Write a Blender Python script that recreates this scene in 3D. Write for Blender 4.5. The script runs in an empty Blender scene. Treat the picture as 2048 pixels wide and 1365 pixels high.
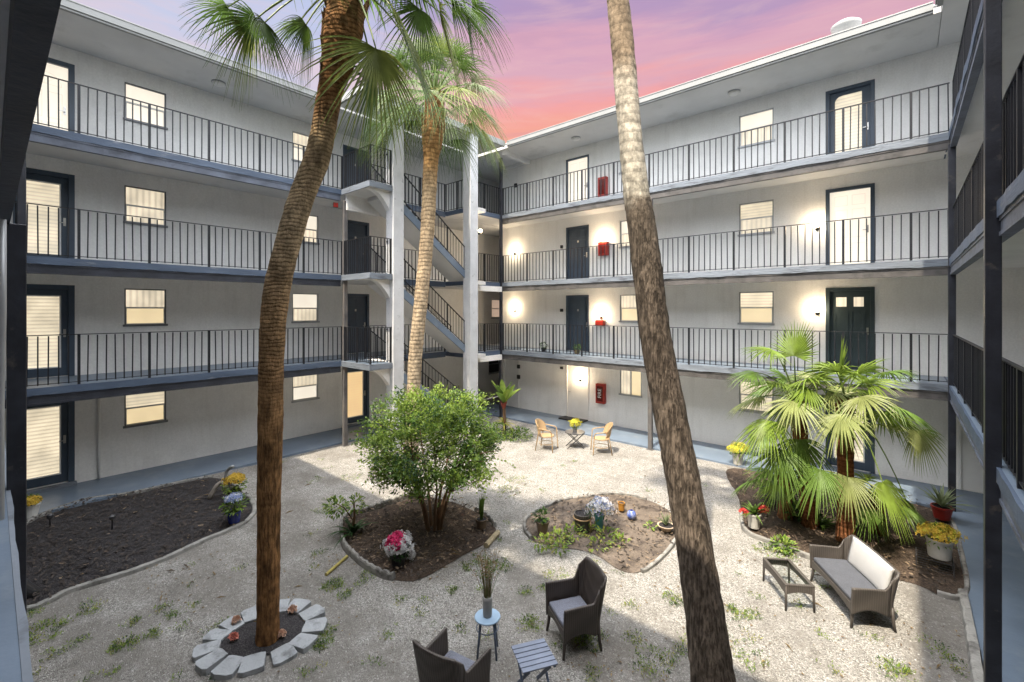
import bpy, bmesh, math, random
from math import sin, cos, pi, radians, atan2, sqrt, hypot, tan
from mathutils import Vector, Matrix, noise

# ------------------------------------------------------------------ camera, sky, sun
SC = bpy.context.scene
COL = SC.collection
F, CX, CY, CAMZ = 906.0, 1024.0, 621.0, 4.22
YAW = radians(40.94)
sY, cY = sin(YAW), cos(YAW)

cam_d = bpy.data.cameras.new('camera')
cam_d.sensor_width = 36.0
cam_d.lens = 36.0 * F / 2048.0
cam_d.shift_y = -(682.5 - CY) / 2048.0
cam_d.clip_start = 0.05
cam_d.clip_end = 2000.0
cam = bpy.data.objects.new('camera', cam_d)
cam.location = (0, 0, CAMZ)
cam.rotation_euler = (pi / 2, 0, YAW)
COL.objects.link(cam)
SC.camera = cam

SUNV = Vector((0.03, -0.505, 1.0)).normalized()
SUN_EL = math.asin(SUNV.z)

def setup_world():
    w = bpy.data.worlds.new('World'); SC.world = w; w.use_nodes = True
    nt = w.node_tree; nt.nodes.clear(); N = nt.nodes.new; L = nt.links.new
    def math_(op, a, b=None, c=None, clamp=False):
        n = N('ShaderNodeMath'); n.operation = op; n.use_clamp = clamp
        for i, v in enumerate((a, b, c)):
            if v is None: continue
            if isinstance(v, (int, float)): n.inputs[i].default_value = v
            else: L(v, n.inputs[i])
        return n.outputs[0]
    def mix(f, a, b):
        n = N('ShaderNodeMix'); n.data_type = 'RGBA'
        for s, v in ((0, f), (6, a), (7, b)):
            if isinstance(v, (int, float)): n.inputs[s].default_value = v
            elif isinstance(v, tuple): n.inputs[s].default_value = (*v, 1)
            else: L(v, n.inputs[s])
        return n.outputs[2]
    def ss(v, a, b):
        n = N('ShaderNodeMapRange'); n.interpolation_type = 'SMOOTHSTEP'
        L(v, n.inputs[0]); n.inputs[1].default_value = a; n.inputs[2].default_value = b
        return n.outputs[0]
    out = N('ShaderNodeOutputWorld'); bg = N('ShaderNodeBackground')
    sky = N('ShaderNodeTexSky'); sky.sky_type = 'NISHITA'; sky.sun_disc = False
    sky.sun_elevation = SUN_EL; sky.sun_rotation = pi; sky.air_density = 1.0; sky.dust_density = 3.0
    tc = N('ShaderNodeTexCoord'); sep = N('ShaderNodeSeparateXYZ'); L(tc.outputs['Generated'], sep.inputs[0])
    X, Y, Z = sep.outputs
    # how far a direction looks towards the sunset quarter, and to its left or right
    fwd = math_('ADD', math_('MULTIPLY', X, -sY), math_('MULTIPLY', Y, cY))
    rgt = math_('ADD', math_('MULTIPLY', X, cY), math_('MULTIPLY', Y, sY))
    az = math_('ARCTAN2', rgt, fwd)                       # radians, right positive
    # long soft streaks of cloud
    mp = N('ShaderNodeMapping'); L(tc.outputs['Generated'], mp.inputs[0])
    mp.inputs['Rotation'].default_value = (0, 0.10, 0.0); mp.inputs['Scale'].default_value = (1.3, 1.3, 11.0)
    nz = N('ShaderNodeTexNoise'); nz.inputs['Scale'].default_value = 1.5; nz.inputs['Detail'].default_value = 6; nz.inputs['Roughness'].default_value = 0.58
    L(mp.outputs[0], nz.inputs['Vector'])
    zz = math_('ADD', Z, math_('MULTIPLY', math_('SUBTRACT', nz.outputs[0], 0.5), 0.22))
    def ramp(pts):
        r = N('ShaderNodeValToRGB'); L(zz, r.inputs[0]); e = r.color_ramp.elements
        e[0].position, e[0].color = pts[0][0], (*pts[0][1], 1); e[1].position, e[1].color = pts[-1][0], (*pts[-1][1], 1)
        for p, c in pts[1:-1]:
            q = e.new(p); q.color = (*c, 1)
        return r.outputs[0]
    right = ramp([(.28, (.95, .45, .32)), (.36, (.94, .40, .33)), (.41, (.92, .40, .40)), (.455, (.74, .43, .53)), (.49, (.72, .41, .53)), (.53, (.50, .34, .54)), (.60, (.42, .32, .56))])
    left = ramp([(.24, (.92, .50, .46)), (.32, (.92, .58, .58)), (.385, (.84, .66, .74)), (.45, (.60, .63, .82)), (.60, (.45, .55, .86))])
    sun_col = mix(ss(az, -0.42, 0.02), left, right)
    m3 = N('ShaderNodeMapping'); L(tc.outputs['Generated'], m3.inputs[0]); m3.inputs['Rotation'].default_value = (.05, .16, 0); m3.inputs['Scale'].default_value = (2.2, 2.2, 15)
    n3 = N('ShaderNodeTexNoise'); n3.inputs['Scale'].default_value = 1.7; n3.inputs['Detail'].default_value = 7; n3.inputs['Roughness'].default_value = .6; n3.inputs['Distortion'].default_value = .4; L(m3.outputs[0], n3.inputs['Vector'])
    sun_col = mix(math_('MULTIPLY', ss(n3.outputs[0], .46, .70), .30), sun_col, (.95, .62, .58))
    sun_col = mix(math_('MULTIPLY', ss(n3.outputs[0], .48, .28), .22), sun_col, (.40, .25, .44))
    veil = N('ShaderNodeMix'); veil.data_type = 'RGBA'
    skyb = N('ShaderNodeVectorMath'); skyb.operation = 'SCALE'; L(sky.outputs[0], skyb.inputs[0]); skyb.inputs[3].default_value = FILL_SKY
    fill = N('ShaderNodeVectorMath'); fill.operation = 'ADD'; L(skyb.outputs[0], fill.inputs[0]); fill.inputs[1].default_value = FILL_ADD
    # unseen bright veil added as fill light, dimmer towards the horizon
    vz = N('ShaderNodeMapRange'); L(Z, vz.inputs[0]); vz.inputs[1].default_value = .15; vz.inputs[2].default_value = .85; vz.inputs[3].default_value = .50; vz.inputs[4].default_value = 1.45
    fz = N('ShaderNodeVectorMath'); fz.operation = 'SCALE'; L(fill.outputs[0], fz.inputs[0]); L(vz.outputs[0], fz.inputs[3]); fill = fz
    m_el = math_('SUBTRACT', 1.0, ss(Z, 0.60, 0.76))
    m_az = math_('SUBTRACT', 1.0, ss(math_('ABSOLUTE', az), 0.95, 1.25))
    m = math_('MULTIPLY', m_el, m_az)
    dim = N('ShaderNodeVectorMath'); dim.operation = 'SCALE'; L(sun_col, dim.inputs[0]); dim.inputs[3].default_value = PINK_GAIN
    col = mix(m, fill.outputs[0], dim.outputs[0])
    L(col, bg.inputs[0]); bg.inputs[1].default_value = 1.0
    L(bg.outputs[0], out.inputs[0])

EXPO = 0.80
FILL_SKY = 0.14
FILL_ADD = (1.98, 1.98, 1.95)
PINK_GAIN = 0.57
setup_world()
SC.view_settings.view_transform = 'Standard'
SC.view_settings.look = 'None'
SC.view_settings.gamma = 1.0
SC.view_settings.exposure = EXPO

sl = bpy.data.lights.new('sun', 'SUN'); sl.energy = 5.0; sl.angle = radians(0.6); sl.color = (1.0, 0.88, 0.70)
sun = bpy.data.objects.new('sun', sl); sun.rotation_euler = SUNV.to_track_quat('Z', 'Y').to_euler(); sun.location = (0, -20, 40)
COL.objects.link(sun)
SC.cycles.max_bounces = 8
SC.cycles.diffuse_bounces = 5

# ------------------------------------------------------------------ helpers
def gp(px, py, Z=0.0):
    """ground point seen at a photo pixel (2048 px wide photo)"""
    d = F * (CAMZ - Z) / (py - CY); k = (px - CX) / F
    return Vector((d * (k * cY - sY), d * (k * sY + cY), Z))
def pd(px, py, d):
    """point at depth d"""
    k = (px - CX) / F
    return Vector((d * (k * cY - sY), d * (k * sY + cY), CAMZ - (py - CY) * d / F))
def lin(v):
    v /= 255.0
    return v / 12.92 if v <= 0.04045 else ((v + 0.055) / 1.055) ** 2.4
def S(r, g, b): return (lin(r), lin(g), lin(b))

class MB:
    """collects shapes for one mesh object; T maps wing coordinates to the world"""
    def __init__(s, T=None): s.v = []; s.f = []; s.mi = []; s.T = T; s.cur = 0
    def pt(s, p):
        p = s.T(p) if s.T else p
        s.v.append((p[0], p[1], p[2])); return len(s.v) - 1
    def face(s, idx): s.f.append(tuple(idx)); s.mi.append(s.cur)
    def quad(s, *ps): s.face([s.pt(p) for p in ps])
    def box(s, a, b):
        x0, y0, z0 = a; x1, y1, z1 = b
        i = [s.pt(p) for p in ((x0,y0,z0),(x1,y0,z0),(x1,y1,z0),(x0,y1,z0),(x0,y0,z1),(x1,y0,z1),(x1,y1,z1),(x0,y1,z1))]
        for q in ((0,3,2,1),(4,5,6,7),(0,1,5,4),(1,2,6,5),(2,3,7,6),(3,0,4,7)): s.face([i[k] for k in q])
    def bar(s, p, q, w, h, up=(0,0,1)):
        """box along p-q, w across, h along up"""
        p = Vector(p); q = Vector(q); d = (q - p).normalized(); u = Vector(up)
        sd = d.cross(u)
        if sd.length < 1e-5: sd = d.cross(Vector((1,0,0)))
        sd.normalize(); u = sd.cross(d).normalized()
        a = sd * w / 2; b = u * h / 2
        i = [s.pt(x) for x in (p-a-b, p+a-b, p+a+b, p-a+b, q-a-b, q+a-b, q+a+b, q-a+b)]
        for k in ((0,3,2,1),(4,5,6,7),(0,1,5,4),(1,2,6,5),(2,3,7,6),(3,0,4,7)): s.face([i[j] for j in k])
    def tube(s, pts, rad, n=10, caps=True, jit=0.0, rng=random):
        pts = [Vector(p) for p in pts]
        if isinstance(rad, (int, float)): rad = [rad] * len(pts)
        ref = None; rings = []
        for i, p in enumerate(pts):
            t = (pts[min(i+1, len(pts)-1)] - pts[max(i-1, 0)]).normalized()
            if ref is None:
                ref = t.orthogonal().normalized()
            ref = (ref - t * ref.dot(t)).normalized(); b = t.cross(ref)
            ring = []
            for k in range(n):
                r = rad[i] * (1 + (rng.uniform(-jit, jit) if jit else 0))
                ring.append(s.pt(p + (ref * cos(2*pi*k/n) + b * sin(2*pi*k/n)) * r))
            rings.append(ring)
        for a, b in zip(rings, rings[1:]):
            for k in range(n): s.face((a[k], a[(k+1)%n], b[(k+1)%n], b[k]))
        if caps: s.face(rings[0][::-1]); s.face(rings[-1])
    def lathe(s, prof, n=24, c=(0,0,0), sq=(1,1)):
        rings = []
        for r, z in prof:
            rings.append([s.pt((c[0]+r*cos(2*pi*k/n)*sq[0], c[1]+r*sin(2*pi*k/n)*sq[1], c[2]+z)) for k in range(n)])
        for a, b in zip(rings, rings[1:]):
            for k in range(n): s.face((a[k], a[(k+1)%n], b[(k+1)%n], b[k]))
        s.face(rings[0][::-1]); s.face(rings[-1])
    def grid(s, fn, nu, nv):
        idx = [[s.pt(fn(u/nu, v/nv)) for u in range(nu+1)] for v in range(nv+1)]
        for v in range(nv):
            for u in range(nu): s.face((idx[v][u], idx[v][u+1], idx[v+1][u+1], idx[v+1][u]))
    def prism(s, poly, z0, z1):
        a = [s.pt((p[0], p[1], z0)) for p in poly]; b = [s.pt((p[0], p[1], z1)) for p in poly]; n = len(poly)
        s.face(a[::-1]); s.face(b)
        for k in range(n): s.face((a[k], a[(k+1)%n], b[(k+1)%n], b[k]))
    def leaf(s, p, d, n, L, W, fold=0.25):
        """one small folded leaf"""
        sd = d.cross(n)
        if sd.length < 1e-4: sd = d.orthogonal()
        sd.normalize(); m = p + d * L * .5
        a, b = s.pt(p), s.pt(p + d * L - n * L * .12)
        l = s.pt(m + sd * W/2 + n * W * fold); r = s.pt(m - sd * W/2 + n * W * fold)
        s.face((a, r, b)); s.face((a, b, l))
    def build(s, name, mats, parent=None, smooth=False, bevel=0, solid=0, loc=None, norm=True, kind=None):
        me = bpy.data.meshes.new(name); me.from_pydata(s.v, [], s.f)
        mats = mats if isinstance(mats, (list, tuple)) else [mats]
        for m in mats: me.materials.append(m)
        if len(mats) > 1: me.polygons.foreach_set('material_index', s.mi)
        if norm:
            bm = bmesh.new(); bm.from_mesh(me); bmesh.ops.recalc_face_normals(bm, faces=bm.faces); bm.to_mesh(me); bm.free()
        if smooth: me.polygons.foreach_set('use_smooth', [True] * len(me.polygons))
        me.update()
        o = bpy.data.objects.new(name, me); COL.objects.link(o)
        if parent is not None:
            o.parent = parent
            if s.T is not None or loc == 'world': o.matrix_parent_inverse = Matrix.Translation(root_loc(parent)).inverted()
        if isinstance(loc, (tuple, Vector)): o.location = loc
        if bevel:
            m = o.modifiers.new('bevel', 'BEVEL'); m.width = bevel; m.segments = 2; m.limit_method = 'ANGLE'; m.angle_limit = radians(40)
        if solid:
            m = o.modifiers.new('thickness', 'SOLIDIFY'); m.thickness = solid; m.offset = 0
        if kind: o['kind'] = kind
        return o
WORLDLOC = {}
def root_loc(o): return WORLDLOC.get(o.name, Vector((0, 0, 0)))
def world_child(o, parent):
    """mesh in world coordinates under a thing that stands elsewhere"""
    return o
def thing(name, label, cat, loc=(0,0,0), rz=0, group=None):
    o = bpy.data.objects.new(name, None); COL.objects.link(o)
    o.location = loc; o.rotation_euler = (0, 0, rz); o.empty_display_size = 0.2
    o['label'] = label; o['category'] = cat
    if group: o['group'] = group
    WORLDLOC[o.name] = Vector(loc)
    return o
def tag(o, label, cat, group=None, kind=None):
    if label: o['label'] = label
    if cat: o['category'] = cat
    if group: o['group'] = group
    if kind: o['kind'] = kind
    return o
def copy_tree(o, parent=None):
    c = o.copy(); COL.objects.link(c)
    if parent is not None: c.parent = parent
    for ch in list(o.children): copy_tree(ch, c)
    return c

# ------------------------------------------------------------------ materials
MATS = {}
def mat(name, base, rough=0.7, var=0.12, vscale=3.0, bump=0.0, bscale=40.0, metal=0.0, col2=None, mscale=2.0, mlo=.45, mhi=.65, stretch=(1,1,1),
        trans=0.0, streak=0.0, spec=0.4, emit=None, estr=0.0, detail=4, fine=0.0, fscale=80.0, coords='world'):
    if name in MATS: return MATS[name]
    m = bpy.data.materials.new(name); m.use_nodes = True; nt = m.node_tree; nt.nodes.clear(); N = nt.nodes.new; L = nt.links.new
    out = N('ShaderNodeOutputMaterial'); b = N('ShaderNodeBsdfPrincipled'); L(b.outputs[0], out.inputs[0])
    b.inputs['Roughness'].default_value = rough; b.inputs['Metallic'].default_value = metal; b.inputs['Specular IOR Level'].default_value = spec
    if coords == 'world':
        g = N('ShaderNodeNewGeometry'); src = g.outputs['Position']
    else:
        g = N('ShaderNodeTexCoord'); src = g.outputs['Object']
    mp = N('ShaderNodeMapping'); L(src, mp.inputs[0]); mp.inputs['Scale'].default_value = stretch
    vec = mp.outputs[0]
    def nz(sc, det=detail, ro=.55):
        n = N('ShaderNodeTexNoise'); n.inputs['Scale'].default_value = sc; n.inputs['Detail'].default_value = det; n.inputs['Roughness'].default_value = ro; L(vec, n.inputs['Vector']); return n.outputs[0]
    def rgb(f, a, bb):
        n = N('ShaderNodeMix'); n.data_type = 'RGBA'; L(f, n.inputs[0])
        for s_, v in ((6, a), (7, bb)):
            if isinstance(v, tuple): n.inputs[s_].default_value = (*v[:3], 1)
            else: L(v, n.inputs[s_])
        return n.outputs[2]
    def rng(f, a, bb):
        n = N('ShaderNodeMapRange'); L(f, n.inputs[0]); n.inputs[1].default_value = a; n.inputs[2].default_value = bb; return n.outputs[0]
    lo = tuple(max(0, c * (1 - var)) for c in base); hi = tuple(min(1, c * (1 + var)) for c in base)
    c = rgb(rng(nz(vscale), .3, .7), lo, hi)
    if col2: c = rgb(rng(nz(mscale, 6, .65), mlo, mhi), c, col2)
    if fine:
        f2 = rng(nz(fscale, 2), .3, .7)
        c = rgb(f2, c, c) if False else c
        mm = N('ShaderNodeMix'); mm.data_type = 'RGBA'; mm.blend_type = 'MULTIPLY'; mm.inputs[0].default_value = 1.0
        L(c, mm.inputs[6]); cc = rgb(f2, (1 - fine,) * 3, (1 + fine * .6,) * 3); L(cc, mm.inputs[7]); c = mm.outputs[2]
    if streak:
        ms = N('ShaderNodeMapping'); L(src, ms.inputs[0]); ms.inputs['Scale'].default_value = (1, 1, .09)
        ns = N('ShaderNodeTexNoise'); ns.inputs['Scale'].default_value = 5.5; ns.inputs['Detail'].default_value = 6; ns.inputs['Roughness'].default_value = .7; L(ms.outputs[0], ns.inputs['Vector'])
        k = rgb(rng(ns.outputs[0], .50, .72), (1, 1, 1), (1 - streak, 1 - streak * 1.05, 1 - streak * 1.15))
        mm = N('ShaderNodeMix'); mm.data_type = 'RGBA'; mm.blend_type = 'MULTIPLY'; mm.inputs[0].default_value = 1.0; L(c, mm.inputs[6]); L(k, mm.inputs[7]); c = mm.outputs[2]
    L(c, b.inputs['Base Color'])
    if bump:
        bp = N('ShaderNodeBump'); bp.inputs['Strength'].default_value = bump; bp.inputs['Distance'].default_value = 0.02; L(nz(bscale, 3), bp.inputs['Height']); L(bp.outputs[0], b.inputs['Normal'])
    if emit:
        b.inputs['Emission Color'].default_value = (*emit, 1); b.inputs['Emission Strength'].default_value = estr
    if trans:
        t = N('ShaderNodeBsdfTranslucent'); L(c, t.inputs[0]); mx = N('ShaderNodeMixShader'); mx.inputs[0].default_value = trans
        L(b.outputs[0], mx.inputs[1]); L(t.outputs[0], mx.inputs[2]); L(mx.outputs[0], out.inputs[0])
    MATS[name] = m; return m

def lit_mat(name, colr, strength, axis=2, period=0.0, depth=0.25, var=.26):
    """a lit window covering: warm light through blinds (axis 2, horizontal slats) or curtains (axis 0/1, folds)"""
    if name in MATS: return MATS[name]
    m = bpy.data.materials.new(name); m.use_nodes = True; nt = m.node_tree; nt.nodes.clear(); N = nt.nodes.new; L = nt.links.new
    out = N('ShaderNodeOutputMaterial'); b = N('ShaderNodeBsdfPrincipled'); L(b.outputs[0], out.inputs[0])
    b.inputs['Base Color'].default_value = (.55, .52, .46, 1); b.inputs['Roughness'].default_value = .5
    g = N('ShaderNodeNewGeometry'); nz = N('ShaderNodeTexNoise'); nz.inputs['Scale'].default_value = 2.2; nz.inputs['Detail'].default_value = 3; L(g.outputs['Position'], nz.inputs['Vector'])
    mr = N('ShaderNodeMapRange'); L(nz.outputs[0], mr.inputs[0]); mr.inputs[1].default_value = .3; mr.inputs[2].default_value = .7; mr.inputs[3].default_value = 1 - var; mr.inputs[4].default_value = 1 + var
    val = mr.outputs[0]
    if period:
        sp = N('ShaderNodeSeparateXYZ'); L(g.outputs['Position'], sp.inputs[0])
        if axis == 2: src = sp.outputs[2]
        else:
            a = N('ShaderNodeMath'); a.operation = 'ADD'; L(sp.outputs[0], a.inputs[0]); L(sp.outputs[1], a.inputs[1]); src = a.outputs[0]
        q = N('ShaderNodeMath'); q.operation = 'MULTIPLY'; L(src, q.inputs[0]); q.inputs[1].default_value = 2*pi/period
        sn = N('ShaderNodeMath'); sn.operation = 'SINE'; L(q.outputs[0], sn.inputs[0])
        m2 = N('ShaderNodeMapRange'); L(sn.outputs[0], m2.inputs[0]); m2.inputs[1].default_value = -1; m2.inputs[2].default_value = .3; m2.inputs[3].default_value = 1 - depth; m2.inputs[4].default_value = 1
        k = N('ShaderNodeMath'); k.operation = 'MULTIPLY'; L(val, k.inputs[0]); L(m2.outputs[0], k.inputs[1]); val = k.outputs[0]
    k = N('ShaderNodeMath'); k.operation = 'MULTIPLY'; L(val, k.inputs[0]); k.inputs[1].default_value = strength * .57
    b.inputs['Emission Color'].default_value = (*colr, 1); L(k.outputs[0], b.inputs['Emission Strength'])
    MATS[name] = m; return m

def wicker_mat(name, base, scale=70.0):
    if name in MATS: return MATS[name]
    m = bpy.data.materials.new(name); m.use_nodes = True; nt = m.node_tree; nt.nodes.clear(); N = nt.nodes.new; L = nt.links.new
    out = N('ShaderNodeOutputMaterial'); b = N('ShaderNodeBsdfPrincipled'); L(b.outputs[0], out.inputs[0]); b.inputs['Roughness'].default_value = .5
    t = N('ShaderNodeTexCoord')
    def wave(d, sc):
        w = N('ShaderNodeTexWave'); w.bands_direction = d; w.inputs['Scale'].default_value = sc; w.inputs['Distortion'].default_value = .6; w.inputs['Detail'].default_value = 1; L(t.outputs['Object'], w.inputs['Vector']); return w.outputs['Fac']
    ax, ay, z = wave('X', 11), wave('Y', 11), wave('Z', 26)
    s1 = N('ShaderNodeMath'); s1.operation = 'ADD'; L(ax, s1.inputs[0]); L(ay, s1.inputs[1])
    s2 = N('ShaderNodeMath'); s2.operation = 'MULTIPLY_ADD'; L(z, s2.inputs[0]); s2.inputs[1].default_value = .5; L(s1.outputs[0], s2.inputs[2])
    k = N('ShaderNodeMath'); k.operation = 'MULTIPLY'; L(s2.outputs[0], k.inputs[0]); k.inputs[1].default_value = .4
    mx = N('ShaderNodeMix'); mx.data_type = 'RGBA'; L(k.outputs[0], mx.inputs[0])
    mx.inputs[6].default_value = (*[c * .55 for c in base], 1); mx.inputs[7].default_value = (*[min(1, c * 1.5) for c in base], 1)
    L(mx.outputs[2], b.inputs['Base Color'])
    bp = N('ShaderNodeBump'); bp.inputs['Strength'].default_value = .6; bp.inputs['Distance'].default_value = .006; L(k.outputs[0], bp.inputs['Height']); L(bp.outputs[0], b.inputs['Normal'])
    MATS[name] = m; return m

M = {}
M['wall'] = mat('painted_stucco', (.83, .82, .80), .85, .06, .8, .4, 45, col2=(.71, .70, .68), mscale=.9, mlo=.54, mhi=.82, fine=.06, fscale=25, streak=.08)
M['ceiling'] = mat('painted_soffit', (.66, .65, .635), .85, .08, .9, .25, 40, col2=(.50, .49, .47), mscale=1.3, mlo=.56, mhi=.8)
M['floor'] = mat('blue_grey_floor_paint', (.13, .17, .225), .38, .14, 1.2, .12, 18, col2=(.20, .235, .27), mscale=1.6, mlo=.52, mhi=.75)
M['edge'] = mat('chipped_slab_paint', (.066, .092, .14), .6, .2, 3, .4, 22, col2=(.15, .17, .205), mscale=5, mlo=.60, mhi=.68, stretch=(.35,.35,1.6))
M['edge_pale'] = mat('worn_pale_slab_paint', (.165, .19, .225), .65, .2, 4, .5, 20, col2=(.085, .095, .115), mscale=6, mlo=.54, mhi=.64, stretch=(.3,.3,1.6))
M['beam'] = mat('dark_beam_paint', (.028, .031, .042), .55, .35, 2.5, .3, 18, col2=(.07, .075, .085), mscale=2.4, mlo=.58, mhi=.78)
M['beam_b'] = mat('grey_brown_beam_paint', (.085, .08, .078), .6, .3, 2.5, .3, 18, col2=(.035, .035, .035), mscale=2.2, mlo=.52, mhi=.7)
M['beam_c'] = mat('grey_blue_beam_paint', (.10, .115, .15), .6, .3, 2.5, .3, 18, col2=(.05, .055, .07), mscale=3, mlo=.55, mhi=.7)
M['iron'] = mat('black_iron', (.010, .011, .015), .45, .3, 8, .1, 60)
M['post'] = mat('dark_steel_post', (.022, .024, .032), .4, .4, 4, .15, 30, col2=(.10, .085, .075), mscale=5, mlo=.60, mhi=.75)
M['post_grey'] = mat('grey_steel_post', (.11, .105, .105), .5, .3, 3, .15, 30, col2=(.20, .17, .145), mscale=1.2, mlo=.5, mhi=.7)
M['navy'] = mat('navy_door_paint', (.052, .074, .105), .4, .12, 3, .05, 30)
M['green_door'] = mat('dark_green_door_paint', (.035, .052, .058), .4, .12, 3, .05, 30)
M['white'] = mat('white_paint', (.74, .73, .71), .5, .05, 3, .05, 30)
M['gutter'] = mat('white_gutter', (.25, .255, .25), .4, .08, 2, .05, 20)
M['roofing'] = mat('pale_roofing', (.45, .45, .46), .8, .1, 3)
M['column'] = mat('flaking_white_brick', (.56, .57, .59), .8, .10, 3, .5, 30, col2=(.34, .35, .36), mscale=6, mlo=.60, mhi=.72)
M['alu'] = mat('grey_aluminium', (.36, .37, .38), .4, .1, 4, metal=.3)
M['alu_dark'] = mat('bronze_aluminium', (.15, .155, .165), .4, .1, 4, metal=.3)
M['chrome'] = mat('brushed_metal', (.45, .44, .42), .3, .1, 20, metal=.9)
M['red'] = mat('red_cabinet_paint', (.36, .03, .02), .4, .15, 6)
M['black'] = mat('black_plastic', (.015, .015, .017), .5, .2, 10)
M['lit_a'] = lit_mat('lit_blinds', (1.0, .85, .60), .80, 2, .085, .34)
M['lit_b'] = lit_mat('lit_curtain', (1.0, .85, .62), .80, 0, .13, .32)
M['lit_c'] = lit_mat('lit_warm_shade', (1.0, .78, .44), .78, 2, 0, 0, .08)
M['lit_d'] = lit_mat('self_lit_white', (1.0, .90, .74), .86, 2, .0, 0, .06)  # even glow for panes, also put into whole white door leaves
M['lit_e'] = lit_mat('self_lit_moulding', (1.0, .90, .74), .60, 2, .0, 0, .04)
M['lit_f'] = lit_mat('lit_orange_shade', (1.0, .66, .30), .80, 2, .09, .08, .08)
M['lit_dim'] = lit_mat('dim_pink_window', (1.0, .70, .52), .42, 2, .06, .1, .1)
M['dark_glass'] = mat('dark_glass', (.01, .012, .015), .08, .1, 3, spec=.6)
M['bulb'] = mat('lamp_globe', (.8, .75, .6), .4, 0.0, 3, emit=(1.0, .80, .50), estr=22.0)
M['glass_globe'] = mat('ceiling_lamp_glass', (.72, .71, .68), .3, .05, 5)
# ------------------------------------------------------------------ the building: wings with galleries
LV = [0.05, 2.65, 5.30, 7.95]
SOFFIT = 10.48
XL, XLE = -15.1, -13.2           # left wing: wall, gallery edge
YR, YRE = 14.8, 13.2             # right wing
XN, XNE = 2.3, 0.72              # near right wing
YC, YCE = -1.5, 0.12             # the wing the camera stands on
T_left = lambda p: (XL + p[1], p[0], p[2])
T_right = lambda p: (p[0], YR - p[1], p[2])
T_near = lambda p: (XN - p[1], p[0], p[2])
T_cam = lambda p: (p[0], YC + p[1], p[2])
T_id = lambda p: (p[0], p[1], p[2])
DL, DR, DN, DC = XLE - XL, YR - YRE, XN - XNE, YCE - YC

def wall_sheet(T, parent, a0, a1, z0, z1, holes, name='wall', depth=.12, extra=None):
    mb = MB(T)
    A = sorted({a0, a1} | {h[0] for h in holes} | {h[1] for h in holes})
    Zs = sorted({z0, z1} | {h[2] for h in holes} | {h[3] for h in holes})
    for i in range(len(A)-1):
        for j in range(len(Zs)-1):
            ca, cz = (A[i]+A[i+1])/2, (Zs[j]+Zs[j+1])/2
            if any(h[0] < ca < h[1] and h[2] < cz < h[3] for h in holes): continue
            mb.quad((A[i],0,Zs[j]), (A[i+1],0,Zs[j]), (A[i+1],0,Zs[j+1]), (A[i],0,Zs[j+1]))
    for b0, b1, y0, y1 in holes:
        mb.quad((b0,0,y0),(b0,-depth,y0),(b0,-depth,y1),(b0,0,y1)); mb.quad((b1,0,y0),(b1,-depth,y0),(b1,-depth,y1),(b1,0,y1))
        mb.quad((b0,0,y1),(b0,-depth,y1),(b1,-depth,y1),(b1,0,y1)); mb.quad((b0,0,y0),(b0,-depth,y0),(b1,-depth,y0),(b1,0,y0))
        mb.quad((b0,-depth-.002,y0),(b1,-depth-.002,y0),(b1,-depth-.002,y1),(b0,-depth-.002,y1))
    if extra: extra(mb)
    return mb.build(name, M['wall'], parent, norm=False)

def window(T, parent, a0, a1, z0, z1, up, low, split=.5, frame='alu', rail='white', vertical=False):
    f = MB(T); w = .032
    f.box((a0,-.07,z0),(a0+w,-.015,z1)); f.box((a1-w,-.07,z0),(a1,-.015,z1))
    f.box((a0+w,-.07,z1-w),(a1-w,-.015,z1)); f.box((a0-.03,-.07,z0-.03),(a1+.03,.045,z0+.025))
    fo = f.build('window', M[frame], parent, bevel=.004)
    zm = z0 + (z1-z0)*split; am = (a0+a1)/2
    if vertical:
        p = MB(T); p.box((a0+w,-.075,z0+.02),(am,-.06,z1-w)); p.build('pane', M[up], fo)
        p = MB(T); p.box((am,-.070,z0+.02),(a1-w,-.055,z1-w)); p.build('pane', M[low], fo)
        r = MB(T); r.box((am-.03,-.065,z0+.02),(am+.03,-.03,z1-w)); r.build('meeting_rail', M[rail], fo, bevel=.004)
    else:
        p = MB(T); p.box((a0+w,-.08,zm),(a1-w,-.065,z1-w)); p.build('pane', M[up], fo)
        p = MB(T); p.box((a0+w,-.070,z0+.02),(a1-w,-.055,zm)); p.build('pane', M[low], fo)
        r = MB(T); r.box((a0+w,-.06,zm-.022),(a1-w,-.028,zm+.022)); r.build('meeting_rail', M[rail], fo, bevel=.004)
        r = MB(T); r.box((a0+w,-.062,z0+.02),(a0+w+.02,-.035,zm)); r.box((a1-w-.02,-.062,z0+.02),(a1-w,-.035,zm)); r.box((a0+w,-.062,z0+.021),(a1-w,-.034,z0+.05))
        r.build('sash', M[rail], fo)
    return fo

def ring(mb, a0, a1, z0, z1, o0, o1, w):
    mb.box((a0,o0,z0),(a0+w,o1,z1)); mb.box((a1-w,o0,z0),(a1,o1,z1)); mb.box((a0+w,o0,z1-w),(a1-w,o1,z1)); mb.box((a0+w,o0,z0),(a1-w,o1,z0+w))

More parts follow.
